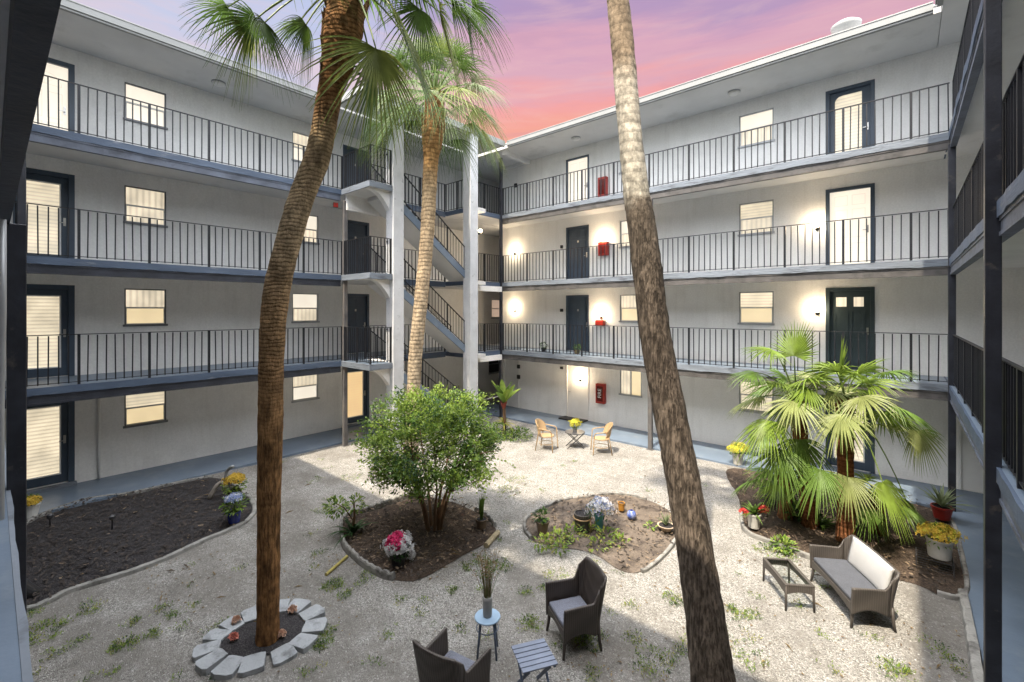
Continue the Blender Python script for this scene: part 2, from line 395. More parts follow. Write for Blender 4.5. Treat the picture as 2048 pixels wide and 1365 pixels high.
def door(T, parent, a0, a1, z0, z1, kind, pane='lit_a', paint='navy', handle_right=True, label=None, jamb=.07):
    fr = MB(T)
    fr.box((a0-.02,-.11,z0),(a0+jamb,.018,z1+.02)); fr.box((a1-jamb,-.11,z0),(a1+.02,.018,z1+.02)); fr.box((a0+jamb,-.11,z1-jamb),(a1-jamb,.018,z1+.02))
    b0, b1, y0, y1 = a0+jamb, a1-jamb, z0+.012, z1-jamb
    lf = MB(T)
    if kind == 'storm':            # painted rails round one lit pane
        sw = .07
        lf.box((b0,-.09,y0),(b0+sw,-.05,y1)); lf.box((b1-sw*1.7,-.09,y0),(b1,-.05,y1)); lf.box((b0+sw,-.09,y1-.14),(b1-sw*1.7,-.05,y1)); lf.box((b0+sw,-.09,y0),(b1-sw*1.7,-.05,y0+.20))
        lo = lf.build('door', M[paint], parent, bevel=.004)
        p0, p1, q0, q1 = b0+sw, b1-sw*1.7, y0+.20, y1-.14
        p = MB(T); p.box((p0,-.085,q0),(p1,-.07,q1)); p.build('pane', M[pane], lo)
        p = MB(T); ring(p, p0, p1, q0, q1, -.075, -.045, .028); p.build('pane_trim', M['white'], lo)
    elif kind == 'panel_lit':      # moulded door with glow put into the leaf, dimmer along the mouldings
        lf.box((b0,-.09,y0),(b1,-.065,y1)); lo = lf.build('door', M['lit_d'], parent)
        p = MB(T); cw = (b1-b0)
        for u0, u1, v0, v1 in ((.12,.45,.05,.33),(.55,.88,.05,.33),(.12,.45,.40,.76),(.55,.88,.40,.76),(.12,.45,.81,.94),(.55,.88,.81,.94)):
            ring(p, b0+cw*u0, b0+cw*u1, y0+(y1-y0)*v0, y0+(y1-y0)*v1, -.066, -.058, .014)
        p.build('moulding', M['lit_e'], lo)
    elif kind == 'fanlight':  # glow put into this leaf and its mouldings too
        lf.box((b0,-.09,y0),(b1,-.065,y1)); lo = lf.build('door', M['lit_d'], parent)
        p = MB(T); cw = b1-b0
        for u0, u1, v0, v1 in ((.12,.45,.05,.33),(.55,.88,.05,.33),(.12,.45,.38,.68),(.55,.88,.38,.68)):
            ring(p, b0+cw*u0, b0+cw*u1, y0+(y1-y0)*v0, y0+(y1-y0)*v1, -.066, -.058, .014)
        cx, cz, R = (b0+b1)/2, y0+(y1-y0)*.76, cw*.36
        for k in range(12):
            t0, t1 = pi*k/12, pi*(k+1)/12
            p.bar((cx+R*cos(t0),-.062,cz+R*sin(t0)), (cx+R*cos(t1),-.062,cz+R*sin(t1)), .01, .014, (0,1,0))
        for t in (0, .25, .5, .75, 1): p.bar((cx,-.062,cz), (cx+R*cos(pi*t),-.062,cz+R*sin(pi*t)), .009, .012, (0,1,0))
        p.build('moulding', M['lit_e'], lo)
    elif kind == 'arched':         # dark door round a lit pane with a round upper corner
        sw = .11; p0, p1, q0, q1 = b0+sw, b1-sw*1.6, y0+.04, y1-.10; r = .17
        pts = [(p0,q0),(p1,q0),(p1,q1)] + [(p0+r-r*sin(t*pi/12), q1-r+r*cos(t*pi/12)) for t in range(7)]
        lf.box((b0,-.09,y0),(p0,-.05,y1)); lf.box((p1,-.09,y0),(b1,-.05,y1)); lf.box((p0,-.09,y0),(p1,-.05,q0)); lf.box((p0,-.09,q1),(p1,-.05,y1))
        c = [(p0,q1)] + [(p0+r-r*sin(t*pi/12), q1-r+r*cos(t*pi/12)) for t in range(7)]
        for k in range(1, len(c)-1): lf.face([lf.pt((c[0][0],-.05,c[0][1])), lf.pt((c[k][0],-.05,c[k][1])), lf.pt((c[k+1][0],-.05,c[k+1][1]))])
        lo = lf.build('door', M[paint], parent)
        p = MB(T); p.face([p.pt((x,-.07,z)) for x, z in pts]); p.build('pane', M[pane], lo, norm=False)
    elif kind == 'flush':
        lf.box((b0,-.06,y0),(b1,-.03,y1)); lo = lf.build('door', M['white'], parent, bevel=.004)
    else:                          # painted panel door
        lf.box((b0,-.09,y0),(b1,-.055,y1)); lo = lf.build('door', M[paint], parent, bevel=.004)
        p = MB(T); cw = b1-b0
        rows = ((.05,.36),(.42,.78),(.83,.95)) if kind == 'panel' else ((.05,.38),(.42,.74))
        for v0, v1 in rows:
            for u0, u1 in ((.13,.46),(.54,.87)):
                ring(p, b0+cw*u0, b0+cw*u1, y0+(y1-y0)*v0, y0+(y1-y0)*v1, -.056, -.044, .018)
        p.build('moulding', M[paint], lo)
        if kind == 'two_panes':
            for u0, u1 in ((.16,.42),(.60,.84)):
                g = MB(T); g.box((b0+cw*u0,-.06,y0+(y1-y0)*.80),(b0+cw*u1,-.048,y0+(y1-y0)*.92)); g.build('pane', M['lit_b'], lo)
        if kind == 'panel':
            g = MB(T); g.box(((b0+b1)/2-.05,-.056,y0+1.52),((b0+b1)/2+.05,-.05,y0+1.60)); g.build('number_plate', M['chrome'], lo)
    fr.build('door_frame', M['white' if kind == 'flush' else paint], lo, bevel=.006)
    h = MB(T); ha = b1-.06 if handle_right else b0+.06
    h.lathe([(.0,0),(.001,0)], 4, (ha,-.05,z0+1)) if False else None
    h.box((ha-.022,-.055,z0+.93),(ha+.022,-.035,z0+1.12)); h.bar((ha,-.045,z0+1.0),(ha,.005,z0+1.0),.016,.016); h.bar((ha,.0,z0+1.0),(ha-.10 if handle_right else ha+.10,.0,z0+1.0),.014,.018)
    h.build('handle', M['chrome'], lo)
    if label: lo['label'] = label
    return lo

def railing(T, parent, a0, a1, o, z, posts, step=.15, along='a', h=1.06, rng=random.Random(5)):
    """a straight iron railing along a (or along o) at height z"""
    def P(t, zz): return (t, o, zz) if along == 'a' else (o, t, zz)
    mb = MB(T); zb, zt = z+.06, z+h-.02
    mb.bar(P(a0,zb), P(a1,zb), .028, .014)
    n = max(1, round(abs(a1-a0)/step))
    for i in range(n+1):
        t = a0 + (a1-a0)*i/n
        if any(abs(t-p) < .05 for p in posts): continue
        j = rng.uniform(-.006,.006)
        mb.bar(P(t+j,zb-.02), P(t-j,zt), .022, .022, (1,0,0))
    ro = mb.build('railing', M['iron'], parent)
    hr = MB(T); hr.bar(P(a0-.02,z+h), P(a1+.02,z+h), .042, .016); hr.build('handrail', M['iron'], ro)
    for p in posts:
        q = MB(T); q.bar(P(p,z), P(p,z+h-.008), .046, .046, (1,0,0)); q.build('post', M['iron'], ro)
    return ro

def wobble_edge(T, parent, a0, a1, o, z0, z1, m, thick=.03, rng=None):
    """slab edge skin with chipped, slightly uneven face, proud of the slab"""
    rng = rng or random.Random(int(abs(a0*7+o*11+z0*13)*10)); mb = MB(T)
    n = max(2, int(abs(a1-a0)/.25)); rows = []
    for i in range(n+1):
        a = a0+(a1-a0)*i/n; e = rng.uniform(-.008,.008) if 0 < i < n else 0; f = rng.uniform(-.012,.010) if 0 < i < n else 0
        rows.append([mb.pt((a,o,z0+f)), mb.pt((a,o+thick+e,z0+f)), mb.pt((a,o+thick+e,z1+.004)), mb.pt((a,o,z1+.004))])
    for r, q in zip(rows, rows[1:]):
        for k in range(4): mb.face((r[k], r[(k+1)%4], q[(k+1)%4], q[k]))
    mb.face(rows[0][::-1]); mb.face(rows[-1])
    return mb.build('slab_edge', m, parent)

def gallery(T, parent, a0, a1, D, lv, edge_m, beam_m, posts, rails=None, beam_span=None):
    z = LV[lv]
    mb = MB(T); mb.box((a0,0.002,z-.15),(a1,D,z)); mb.mi = []; mb.f = []; mb.v = []
    for (zz0, zz1, m) in ((z-.15, z-.02, 'ceiling'), (z-.02, z, 'floor')):
        pass
    s = MB(T); s.box((a0,.002,z-.15),(a1,D,z-.022)); so = s.build('gallery_slab', M['ceiling'], parent)
    t = MB(T); t.box((a0,.003,z-.021),(a1,D-.001,z)); t.build('floor_surface', M['floor'], so)
    wobble_edge(T, so, a0, a1, D, z-.15, z, M[edge_m])
    b0, b1 = beam_span or (a0, a1)
    b = MB(T); b.box((b0,D-.09,z-.34),(b1,D+.012,z-.3)); b.box((b0,D-.03,z-.3),(b1,D,z-.19)); b.box((b0,D-.09,z-.19),(b1,D+.012,z-.152)); b.build('edge_beam', M[beam_m], so)
    for r0, r1 in (rails or [(a0, a1)]):
        railing(T, parent, r0, r1, D-.05, z, posts)
    return so

def pole(T, parent, a, o, z0, z1, m='post', s=.12):
    mb = MB(T); mb.box((a-s/2,o-s/2,z0),(a+s/2,o+s/2,z1)); po = mb.build('steel_post', M[m], parent, bevel=.008)
    p = MB(T); p.box((a-s*.8,o-s*.8,z0),(a+s*.8,o+s*.8,z0+.012)); p.build('base_plate', M[m], po)
    return po

def roof(T, parent, a0, a1, oback, oe, g0=None, g1=None, z=SOFFIT):
    mb = MB(T); mb.box((a0,oback,z),(a1,oe-.12,z+.15)); ro = mb.build('roof', M['ceiling'], parent)
    r = MB(T); r.box((a0,oback,z+.152),(a1,oe-.10,z+.19)); r.build('roof_covering', M['roofing'], ro)
    g0 = a0 if g0 is None else g0; g1 = a1 if g1 is None else g1
    g = MB(T); g.box((g0,oe-.119,z-.012),(g1,oe-.03,z+.10)); g.box((g0,oe-.03,z+.035),(g1,oe,z+.20)); g.box((g0,oe-.119,z+.10),(g1,oe-.03,z+.13)); g.box((g0,oe-.01,z+.18),(g1,oe+.012,z+.21))
    g.build('gutter', M['gutter'], ro, bevel=.006)
    return ro

def pavement(T, parent_none, a0, a1, o0, o1, name, z=.05):
    mb = MB(T); mb.box((a0,o0,-.2),(a1,o1,z)); o = mb.build(name, M['floor']); o['kind'] = 'structure'; return o

# ---- left wing
lw = thing('apartment_wing', 'long pale wing on the left with lit windows, navy doors and stacked galleries', 'apartment building', (XLE, 4, 0))
doors_l = [(.36, 1.32), (8.25, 9.25)]; wins_l = [(2.26, 3.13), (6.47, 7.34)]
holes = []
for z in LV:
    zf = max(z, .12) if z < 1 else z
    for a, b in doors_l: holes.append((a, b, zf, z+2.15))
    for a, b in wins_l: holes.append((a, b, z+1.18, z+2.13))
holes += [(15.9, 16.6, 3.85, 4.75), (15.7, 16.5, 1.17, 2.05)]
wall_sheet(T_left, lw, -1.5, 17.5, 0, SOFFIT+.1, holes)
kinds_l = [('storm','lit_a'), ('storm','lit_a'), ('storm','lit_a'), ('fanlight','lit_d')]
for i, z in enumerate(LV):
    zf = max(z, .12) if z < 1 else z
    door(T_left, lw, *doors_l[0], zf, z+2.15, *kinds_l[i], paint='navy', jamb=.09)
    if i == 0: door(T_left, lw, *doors_l[1], zf, z+2.15, 'storm', 'lit_f', label='glazed door glowing orange')
    else: door(T_left, lw, *doors_l[1], zf, z+2.15, 'panel')
wl = [[('lit_a','lit_c'), ('lit_b','lit_d')], [('lit_b','lit_c'), ('lit_d','lit_b')], [('lit_b','lit_b'), ('lit_d','lit_b')], [('lit_d','lit_d'), ('lit_b','lit_d')]]
for i, z in enumerate(LV):
    for j, (a, b) in enumerate(wins_l):
        window(T_left, lw, a, b, z+1.18, z+2.13, *wl[i][j], split=.48, frame='alu' if j else 'alu_dark')
window(T_left, lw, 15.9, 16.6, 3.85, 4.75, 'lit_dim', 'lit_dim')
window(T_left, lw, 15.7, 16.5, 1.17, 2.05, 'dark_glass', 'dark_glass', rail='alu_dark')
lposts = [.05+1.19*k for k in range(7)]
for lv in (1, 2, 3):
    gallery(T_left, lw, -1.4, 14.8, DL, lv, 'edge', {1:'beam', 2:'beam', 3:'beam_c'}[lv], lposts, rails=[(-1.3, 7.19)], beam_span=(-1.4, 7.12))
pole(T_left, lw, 7.24, DL+.04, 0, 7.62, 'post_grey'); pole(T_left, lw, .41, DL+.04, 0, 7.62, 'post')
roof(T_left, lw, -8, 24.0, -5, DL+.06, -1.0, 7.0)
p = MB(T_left); p.tube([(1.77,.03,.05),(1.77,.03,2.3)], .028, 10); p.build('wall_pipe', M['wall'], lw, smooth=True)
for a, b in doors_l:
    st = MB(T_left); st.box((a-.05,.002,.0),(b+.05,.18,.12)); st.build('door_step', M['edge_pale'], lw, bevel=.01)

# ---- right wing
rw = thing('apartment_wing', 'pale wing facing the courtyard at back right, with wall lamps between its dark doors', 'apartment building', (-5, YRE, 0))
XA = -13.4
da, dbig, wa, wb = (-10.01, -9.02), (-1.60, -.60), (-7.72, -6.90), (-3.78, -2.86)
holes = []
for i, z in enumerate(LV):
    holes.append((*da, z, z+2.13 if i != 3 else z+2.13)); holes.append((*dbig, z, z+2.15))
    holes.append((*wa, z+1.17, z+2.12)); holes.append((*wb, z+1.17, z+2.12))
holes.append((-13.3, -12.47, LV[0], LV[0]+2.1)); holes.append((.95, 1.85, LV[0], LV[0]+2.1))
def left_return(mb): mb.quad((XA,0,0),(XA,-2.7,0),(XA,-2.7,SOFFIT+.1),(XA,0,SOFFIT+.1))
wall_sheet(T_right, rw, XA, 7, 0, SOFFIT+.1, holes, extra=left_return)
door(T_right, rw, -13.3, -12.47, LV[0], LV[0]+2.1, 'flush', jamb=.03)
door(T_right, rw, .95, 1.85, LV[0], LV[0]+2.1, 'flush', jamb=.04)
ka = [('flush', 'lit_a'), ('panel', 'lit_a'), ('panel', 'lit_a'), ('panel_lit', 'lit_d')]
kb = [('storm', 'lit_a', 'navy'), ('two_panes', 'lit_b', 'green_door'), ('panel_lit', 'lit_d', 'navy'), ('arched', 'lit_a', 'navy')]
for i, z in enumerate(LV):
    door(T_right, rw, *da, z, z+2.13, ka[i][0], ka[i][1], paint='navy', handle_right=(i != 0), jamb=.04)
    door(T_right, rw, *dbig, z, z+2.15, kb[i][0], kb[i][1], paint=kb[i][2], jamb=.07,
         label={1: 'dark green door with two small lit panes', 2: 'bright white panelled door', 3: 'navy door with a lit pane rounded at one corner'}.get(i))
wr = [[('lit_b','lit_c',True), ('lit_a','lit_a',False)], [('lit_b','lit_c',False), ('lit_a','lit_c',False)], [('lit_d','lit_b',False), ('lit_a','lit_b',False)], [('lit_d','lit_d',False), ('lit_d','lit_b',False)]]
for i, z in enumerate(LV):
    for j, (a, b) in enumerate((wa, wb)):
        window(T_right, rw, a, b, z+1.17, z+2.12, wr[i][j][0], wr[i][j][1], vertical=wr[i][j][2], frame='alu')
rposts = [-11.95+1.205*k for k in range(11)]
for lv in (1, 2, 3):
    gallery(T_right, rw, -11.99, XNE, DR, lv, 'edge_pale', {1:'beam_b', 2:'beam_b', 3:'beam_b'}[lv], rposts, rails=[(-11.97, XNE-.03)])
pole(T_right, rw, -11.98, DR+.05, 0, 10.2, 'post', .10); pole(T_right, rw, -5.84, DR+.05, 0, 7.62, 'post_grey'); pole(T_right, rw, XNE+.02, DR+.05, 0, 7.68, 'post')
roof(T_right, rw, -13.255, .58, -8, DR+.25, -11.5, 0.45)
b = MB(T_right); b.box((-11.98,.01,SOFFIT-.16),(-11.80,DR,SOFFIT-.002)); b.box((-13.4,.004,SOFFIT-.12),(-11.99,.08,SOFFIT-.002)); b.build('soffit_trim', M['white'], rw)
vt = MB(); 
vp = pd(1692, 48, 11.0)
vt.lathe([(.16,-.12),(.16,.12),(.17,.13),(.30,.28),(.31,.36),(.22,.42),(.05,.45)], 20, (vp.x, vp.y, SOFFIT+.30)); vo = vt.build('roof_vent', M['gutter'], rw, smooth=True, loc='world')

# ---- near right wing
nw = thing('apartment_wing', 'shadowed wing along the right edge, its dark railings running towards the viewer', 'apartment building', (XNE, 7, 0))
wall_sheet(T_near, nw, -8, 14.79, 0, SOFFIT+.1, [(z_a, z_a+.95, z, z+2.1) for z in LV for z_a in (3.2, 9.0)])
for z in LV:
    for a in (3.2, 9.0): door(T_near, nw, a, a+.95, z, z+2.1, 'panel')
nposts = [13.15-1.2*k for k in range(11)]
for lv in (1, 2, 3):
    gallery(T_near, nw, .15, YR-.002, DN, lv, 'edge', 'beam_c', nposts, rails=[(.2, 13.12)], beam_span=(.15, 13.1))
pole(T_near, nw, 6.65, DN+.05, 0, 10.4, 'post'); pole(T_near, nw, .3, DN+.05, 0, 10.4, 'post')
roof(T_near, nw, -8, 24, -5, DN+.25, -1, 12.8)

# ---- the wing the picture is taken from
cw = thing('apartment_wing', 'wing in the foreground at far left, only its dark beam, post and slab edge showing', 'apartment building', (-6, YCE, 0))
wall_sheet(T_cam, cw, -15.1, 2.3, 0, SOFFIT+.1, [])
for lv in (1, 2, 3):
    z = LV[lv]
    s = MB(T_cam); s.box((-13.1,.002,z-.15),(XNE-.02,DC-.03,z-.022)); so = s.build('gallery_slab', M['ceiling'], cw)
    t = MB(T_cam); t.box((-13.1,.003,z-.021),(XNE-.02,DC-.031,z)); t.build('floor_surface', M['floor'], so)
    wobble_edge(T_cam, so, -13.1, XNE-.02, DC-.03, z-.15, z, M['edge_pale'])
    b = MB(T_cam); b.box((-13.1,DC-.08,z-.32),(XNE-.02,DC-.005,z-.152)); b.build('edge_beam', M['beam'], so)
railing(T_cam, cw, -13.0, XNE-.1, DC-.05, LV[3], [-13+1.2*k for k in range(12)])
railing(T_cam, cw, -13.0, XNE-.1, DC-.05, LV[2], [-13+1.2*k for k in range(12)])
pole(T_cam, cw, -5.95, DC+.035, 0, 4.98, 'post')
roof(T_cam, cw, -13.255, .58, -5, DC+.25, -12.9, .4)
p = MB(T_cam); p.tube([(-5.1,DC-.06,4.9),(-5.1,DC-.06,4.2),(-5.12,DC-.07,3.5),(-5.12,DC-.07,0)], .024, 10); p.build('downspout', M['alu'], cw, smooth=True)

# ---- pavements at the foot of the wings
pavement(T_left, None, -1.4, 14.8, .0, DL-.25, 'pavement')
pavement(T_right, None, XL+DL-.249, XNE+1.58, .001, DR+.02, 'pavement')
pavement(T_near, None, -1.4, YRE-.03, .0, DN+.02, 'pavement')

# ---- stair tower in the far corner
tw = thing('stair_tower', 'open stair tower between two white columns in the corner of the courtyard', 'stair tower', (-11.75, 9.7, 0))
for (x, y) in ((-11.75, 8.1), (-11.75, 11.28)):
    c = MB(T_id); w = .19
    c.box((x-w,y-w,0),(x+w,y+w,SOFFIT)); co = c.build('column', M['column'], tw, bevel=.012)
XO, XI = -11.84, -12.95
YH, YB = 7.90, 11.35
for fl in range(3):
    z0, z1 = LV[fl], LV[fl+1]; n = 15; rise = (z1-z0)/n; run = (YB-YH)/n
    prof = []
    for k in range(n):
        y = YB - k*run; prof += [(y, z0+k*rise), (y, z0+(k+1)*rise)]
    prof.append((YH, z1))
    top = list(prof)
    t = .22
    bot = [(YH, z1-t-.06), (YB, max(z0-.02, z0-t+.02))]
    mb = MB(T_id)
    a = [mb.pt((XO-.05, y, z)) for y, z in prof+bot]; b = [mb.pt((XI, y, z)) for y, z in prof+bot]; N_ = len(a)
    mb.face(a); mb.face(b[::-1])
    for k in range(N_): mb.face((a[k], a[(k+1)%N_], b[(k+1)%N_], b[k]))
    so = mb.build('stair_flight', M['ceiling'], tw)
    s = MB(T_id)
    q = [(YH-.02, z1+.05), (YH-.02, z1-.25), (YB, z0-.12), (YB, z0+.14)]
    a = [s.pt((XO+.0, y, z)) for y, z in q]; b = [s.pt((XO-.048, y, z)) for y, z in q]
    s.face(a); s.face(b[::-1])
    for k in range(4): s.face((a[k], a[(k+1)%4], b[(k+1)%4], b[k]))
    s.build('stringer', M['floor'], so)
    for xx, nm in ((XO-.02, 'o'), (XI+.05, 'i')):
        r = MB(T_id); slope = (z1-z0)/(YB-YH)
        P = lambda y, h: (xx, y, z0+(YB-y)*slope+h)
        r.bar(P(YB,.16), P(YH,.16), .026, .014)
        for k in range(1, 26):
            y = YB-(YB-YH)*k/26
            if k % 8: r.bar(P(y,.15), P(y,.96), .013, .013, (1,0,0))
        ro = r.build('railing', M['iron'], so)
        h = MB(T_id); h.bar(P(YB+.03,.98), P(YH-.03,.98), .045, .02); h.build('handrail', M['iron'], ro)
        for k in (0, 8, 16, 24):
            y = YB-(YB-YH)*k/26; qh = MB(T_id); qh.bar(P(y,.0), P(y,.97), .036, .036, (1,0,0)); qh.build('post', M['iron'], ro)
for lv in (1, 2, 3):
    z = LV[lv]
    # upper landing off the left wing
    s = MB(T_id); s.box((XLE+.032,7.16,z-.16),(-11.62,YH-.02,z-.02)); s.box((XLE+.032,YH-.02,z-.16),(XI,8.4,z-.02)); so = s.build('landing', M['ceiling'], tw)
    t = MB(T_id); t.box((XLE+.033,7.165,z-.019),(-11.625,YH-.021,z+.001)); t.build('floor_surface', M['floor'], so)
    e = MB(T_id); e.box((XLE+.04,7.12,z-.17),(-11.58,7.158,z+.004)); e.box((-11.618,7.158,z-.17),(-11.58,7.9,z+.004)); e.build('slab_edge', M['edge_pale'], so, bevel=.008)
    # curved bracket under the landing
    br = MB(T_id); pts = [(7.92, z-.16)]
    for k in range(9):
        u = k/8; pts.append((7.2+.72*u, z-.17-.55*(u**2.2)))
    a = [br.pt((-11.75, y, zz)) for y, zz in pts]; b = [br.pt((-11.95, y, zz)) for y, zz in pts]
    br.face(a); br.face(b[::-1])
    for k in range(len(a)): br.face((a[k], a[(k+1)%len(a)], b[(k+1)%len(a)], b[k]))
    br.build('bracket', M['wall'], so)
    railing(T_id, tw, XLE+.1, -11.66, 7.2, z, [XLE+.1, -12.4, -11.66], step=.11)
    railing(T_id, tw, 7.2, 7.9, -11.66, z, [7.88], step=.11, along='o')
    # lower corner lobby and the rails round the stair well
    s = MB(T_id); s.box((XLE+.032,YB+.03,z-.15),(-12.02,YR-.003,z-.02)); s.box((-12.02,YB+.03,z-.15),(-11.6,11.9,z-.02)); s.box((XA-1.6,YR-.003,z-.15),(XA,17.45,z-.02)); so = s.build('lobby_slab', M['ceiling'], tw)
    t = MB(T_id); t.box((XLE+.033,YB+.031,z-.019),(-12.021,YR-.004,z+.001)); t.build('floor_surface', M['floor'], so)
    e = MB(T_id); e.box((-12.018,11.92,z-.16),(-11.985,YRE-.02,z+.003)); e.box((XLE+.05,YB-.01,z-.16),(-12.0,YB+.028,z+.003)); e.box((XLE,8.4,z-.2),(XLE+.03,YB-.02,z+.003)); e.build('slab_edge', M['edge'], so)
    railing(T_id, tw, 8.0, YB, XLE-.03, z, [8.0, 9.1, 10.2, YB], along='o')
    if lv == 3: railing(T_id, tw, XLE, -11.95, YB+.05, z, [-12.6], step=.14)
    railing(T_id, tw, 11.5, YRE-.02, -12.04, z, [11.5, 12.3], step=.12, along='o')
rf = MB(T_id); rf.box((XLE+.08,7.0,SOFFIT+.003),(-11.62,12.88,SOFFIT+.153)); ro = rf.build('roof', M['ceiling'], tw)
g = MB(T_id); g.box((XLE+.08,6.92,SOFFIT-.01),(-11.54,6.998,SOFFIT+.2)); g.box((-11.618,6.998,SOFFIT-.01),(-11.54,12.9,SOFFIT+.2)); g.build('gutter', M['gutter'], ro, bevel=.006)
bk = MB(T_id); bk.quad((XL,17.5,0),(XA,17.5,0),(XA,17.5,SOFFIT+.1),(XL,17.5,SOFFIT+.1)); bk.build('back_wall', M['wall'], tw, norm=False)
for lv in (1, 2):
    bm_ = MB(T_id); bm_.box((-12.02,11.5,LV[lv]-.36),(-11.9,YRE-.08,LV[lv]-.16)); bm_.build('edge_beam', M['wall'], tw)
bm_ = MB(T_id); bm_.box((XLE+.04,7.25,LV[3]-.62),(XLE+.16,YH+.5,LV[3]-.16)); bm_.build('edge_beam', M['wall'], tw)

# ---- lamps, cabinets and small boxes on the walls
def wall_lamp(T, a, o, z, label, watts=5.0):
    p = T((a, o, z)); q = T((a, o+.1, z)); d = Vector(q) - Vector(p); ang = atan2(d.y, d.x)
    t = thing('wall_lamp', label, 'wall lamp', p, ang, 'lit lamps on the gallery walls')
    b = MB(); b.tube([(0.004,0,-.06),(.025,0,-.06)], .055, 14); b.tube([(.02,0,-.06),(.08,0,-.075),(.10,0,-.05)], .012, 8); b.lathe([(.02,-.055),(.045,-.05),(.05,-.035)], 12, (.10,0,0)); b.build('bracket', M['black'], t, smooth=False)
    g = MB(); g.lathe([(.02,-.034),(.055,-.01),(.068,.03),(.055,.075),(.02,.095)], 14, (.10,0,0)); gl = g.build('globe', M['bulb'], t, smooth=True)
    l = bpy.data.lights.new('lamp_light', 'POINT'); l.energy = watts; l.color = (1.0, .78, .52); l.shadow_soft_size = .07
    lo = bpy.data.objects.new('lamp_light', l); COL.objects.link(lo); lo.location = (.22, 0, .04); lo.parent = t
    return t
def rx(px):
    k = (px-CX)/F; return YR*(k*cY-sY)/(k*sY+cY)
wall_lamp(T_right, -12.67, 0, 6.72, 'lit wall lamp left of the dark door on the second-highest gallery', 18.4)
wall_lamp(T_right, rx(1208), .03, 6.78, 'lit wall lamp above the red cabinet on the second-highest gallery', 18.4)
wall_lamp(T_right, -12.67, 0, 4.26, 'lit wall lamp left of the dark door on the lowest gallery', 18.4)
wall_lamp(T_right, rx(1203), .03, 4.02, 'lit wall lamp just above the small red box on the lowest gallery', 18.4)
wall_lamp(T_right, -1.80, 0, 6.50, 'lit wall lamp beside the bright white panelled door', 14.3)
wall_lamp(T_right, -1.80, 0, 4.20, 'lit wall lamp beside the dark green door with two small panes', 14.3)
wall_lamp(T_right, rx(1160), -.025, 1.62, 'lit lamp on the plain white ground-floor door', 18.4)
wall_lamp(lambda p: (-11.75+p[0], 11.472+p[1]*1.0, p[2]), .17, .03, 7.05, 'lit lamp behind the right-hand white column of the stair', 18.4)

def cabinet(a, z, w, h, label, text=True, name='fire_extinguisher_cabinet', glassy=True):
    t = thing(name, label, 'fire cabinet', T_right((a, 0, z)), 0, 'red fire cabinets')
    b = MB(); b.box((-w/2,-.16,0),(w/2,-.004,h)); b.build('body', M['red'], t, bevel=.008)
    d = MB(); ring(d, -w/2+.02, w/2-.02, .03, h-.03, -.172, -.159, .03); d.build('door_trim', M['red'], t)
    if glassy:
        g = MB(); g.box((-w/2+.05,-.166,h*.12),(w/2-.05,-.161,h*.88)); g.build('glass', mat('dark_red_glass', (.12,.012,.01), .15, .3, 9), t)
    if text:
        cu = bpy.data.curves.new('lettering', 'FONT'); cu.body = 'FIRE'; cu.size = .19; cu.align_x = 'CENTER'; cu.align_y = 'CENTER'; cu.extrude = .002
        tmp = bpy.data.objects.new('lettering', cu); me = bpy.data.meshes.new_from_object(tmp); bpy.data.objects.remove(tmp); me.materials.clear(); me.materials.append(M['white'])
        o = bpy.data.objects.new('lettering', me); COL.objects.link(o); o.parent = t; o.location = (0,-.175,h*.52); o.rotation_euler = (pi/2, -pi/2, 0)
    return t
cabinet(rx(1204), .80, .36, .72, 'tall red extinguisher cabinet with white lettering on the ground-floor wall')
cabinet(rx(1208), LV[3]+.42, .34, .72, 'red extinguisher cabinet on the top gallery, behind its railing', text=False)
cabinet(rx(1209), 6.22, .36, .50, 'dark red cabinet under the lamp on the second-highest gallery', text=False)
cabinet(rx(1203), 3.66, .34, .20, 'small red box under the lamp on the lowest gallery', text=False, name='alarm_box', glassy=False)

def small_box(T, a, o, z, w, h, label, cat='meter box', name='meter_box', m='black'):
    b = MB(T); b.box((a-w/2,o+.003,z-h/2),(a+w/2,o+.07,z+h/2)); b.box((a-w*.3,o+.07,z-h*.3),(a+w*.3,o+.085,z+h*.3)); q = b.build(name, M[m], None, bevel=.006)
    return tag(q, label, cat)
small_box(T_right, -12.86+.42, 0, 1.82, .13, .16, 'upper of two small dark boxes beside the white door in the ground-floor corner')
small_box(T_right, -12.86+.42, 0, 1.38, .14, .17, 'lower of two small dark boxes beside the white door in the ground-floor corner')
small_box(T_right, -10.22, 0, 6.72, .10, .12, 'small dark doorbell box left of the dark door on the second-highest gallery', 'doorbell', 'doorbell')
small_box(T_right, -10.22, 0, 4.22, .12, .12, 'small dark doorbell box left of the dark door on the lowest gallery', 'doorbell', 'doorbell')
small_box(T_right, -10.22, 0, 1.95, .12, .09, 'small brown box left of the white ground-floor door with the lamp', 'doorbell', 'doorbell')
small_box(T_right, -12.60, 0, LV[3]+1.62, .14, .16, 'small black box on the top gallery wall next to the stair corner', 'meter box')
small_box(T_left, 7.02, DL-.16, 7.48, .14, .14, 'small red alarm box under the top gallery at the left corner post', 'alarm box', 'alarm_box', 'red')
def mat_obj(T, a0, a1, o0, o1, z, label):
    b = MB(T); b.box((a0,o0,z+.001),(a1,o1,z+.05)); q = b.build('door_mat', M['black'], None, bevel=.012); tag(q, label, 'door mat')
mat_obj(T_right, -10.05, -9.0, .06, .5, .05, 'black mat in front of the white ground-floor door with the lamp')

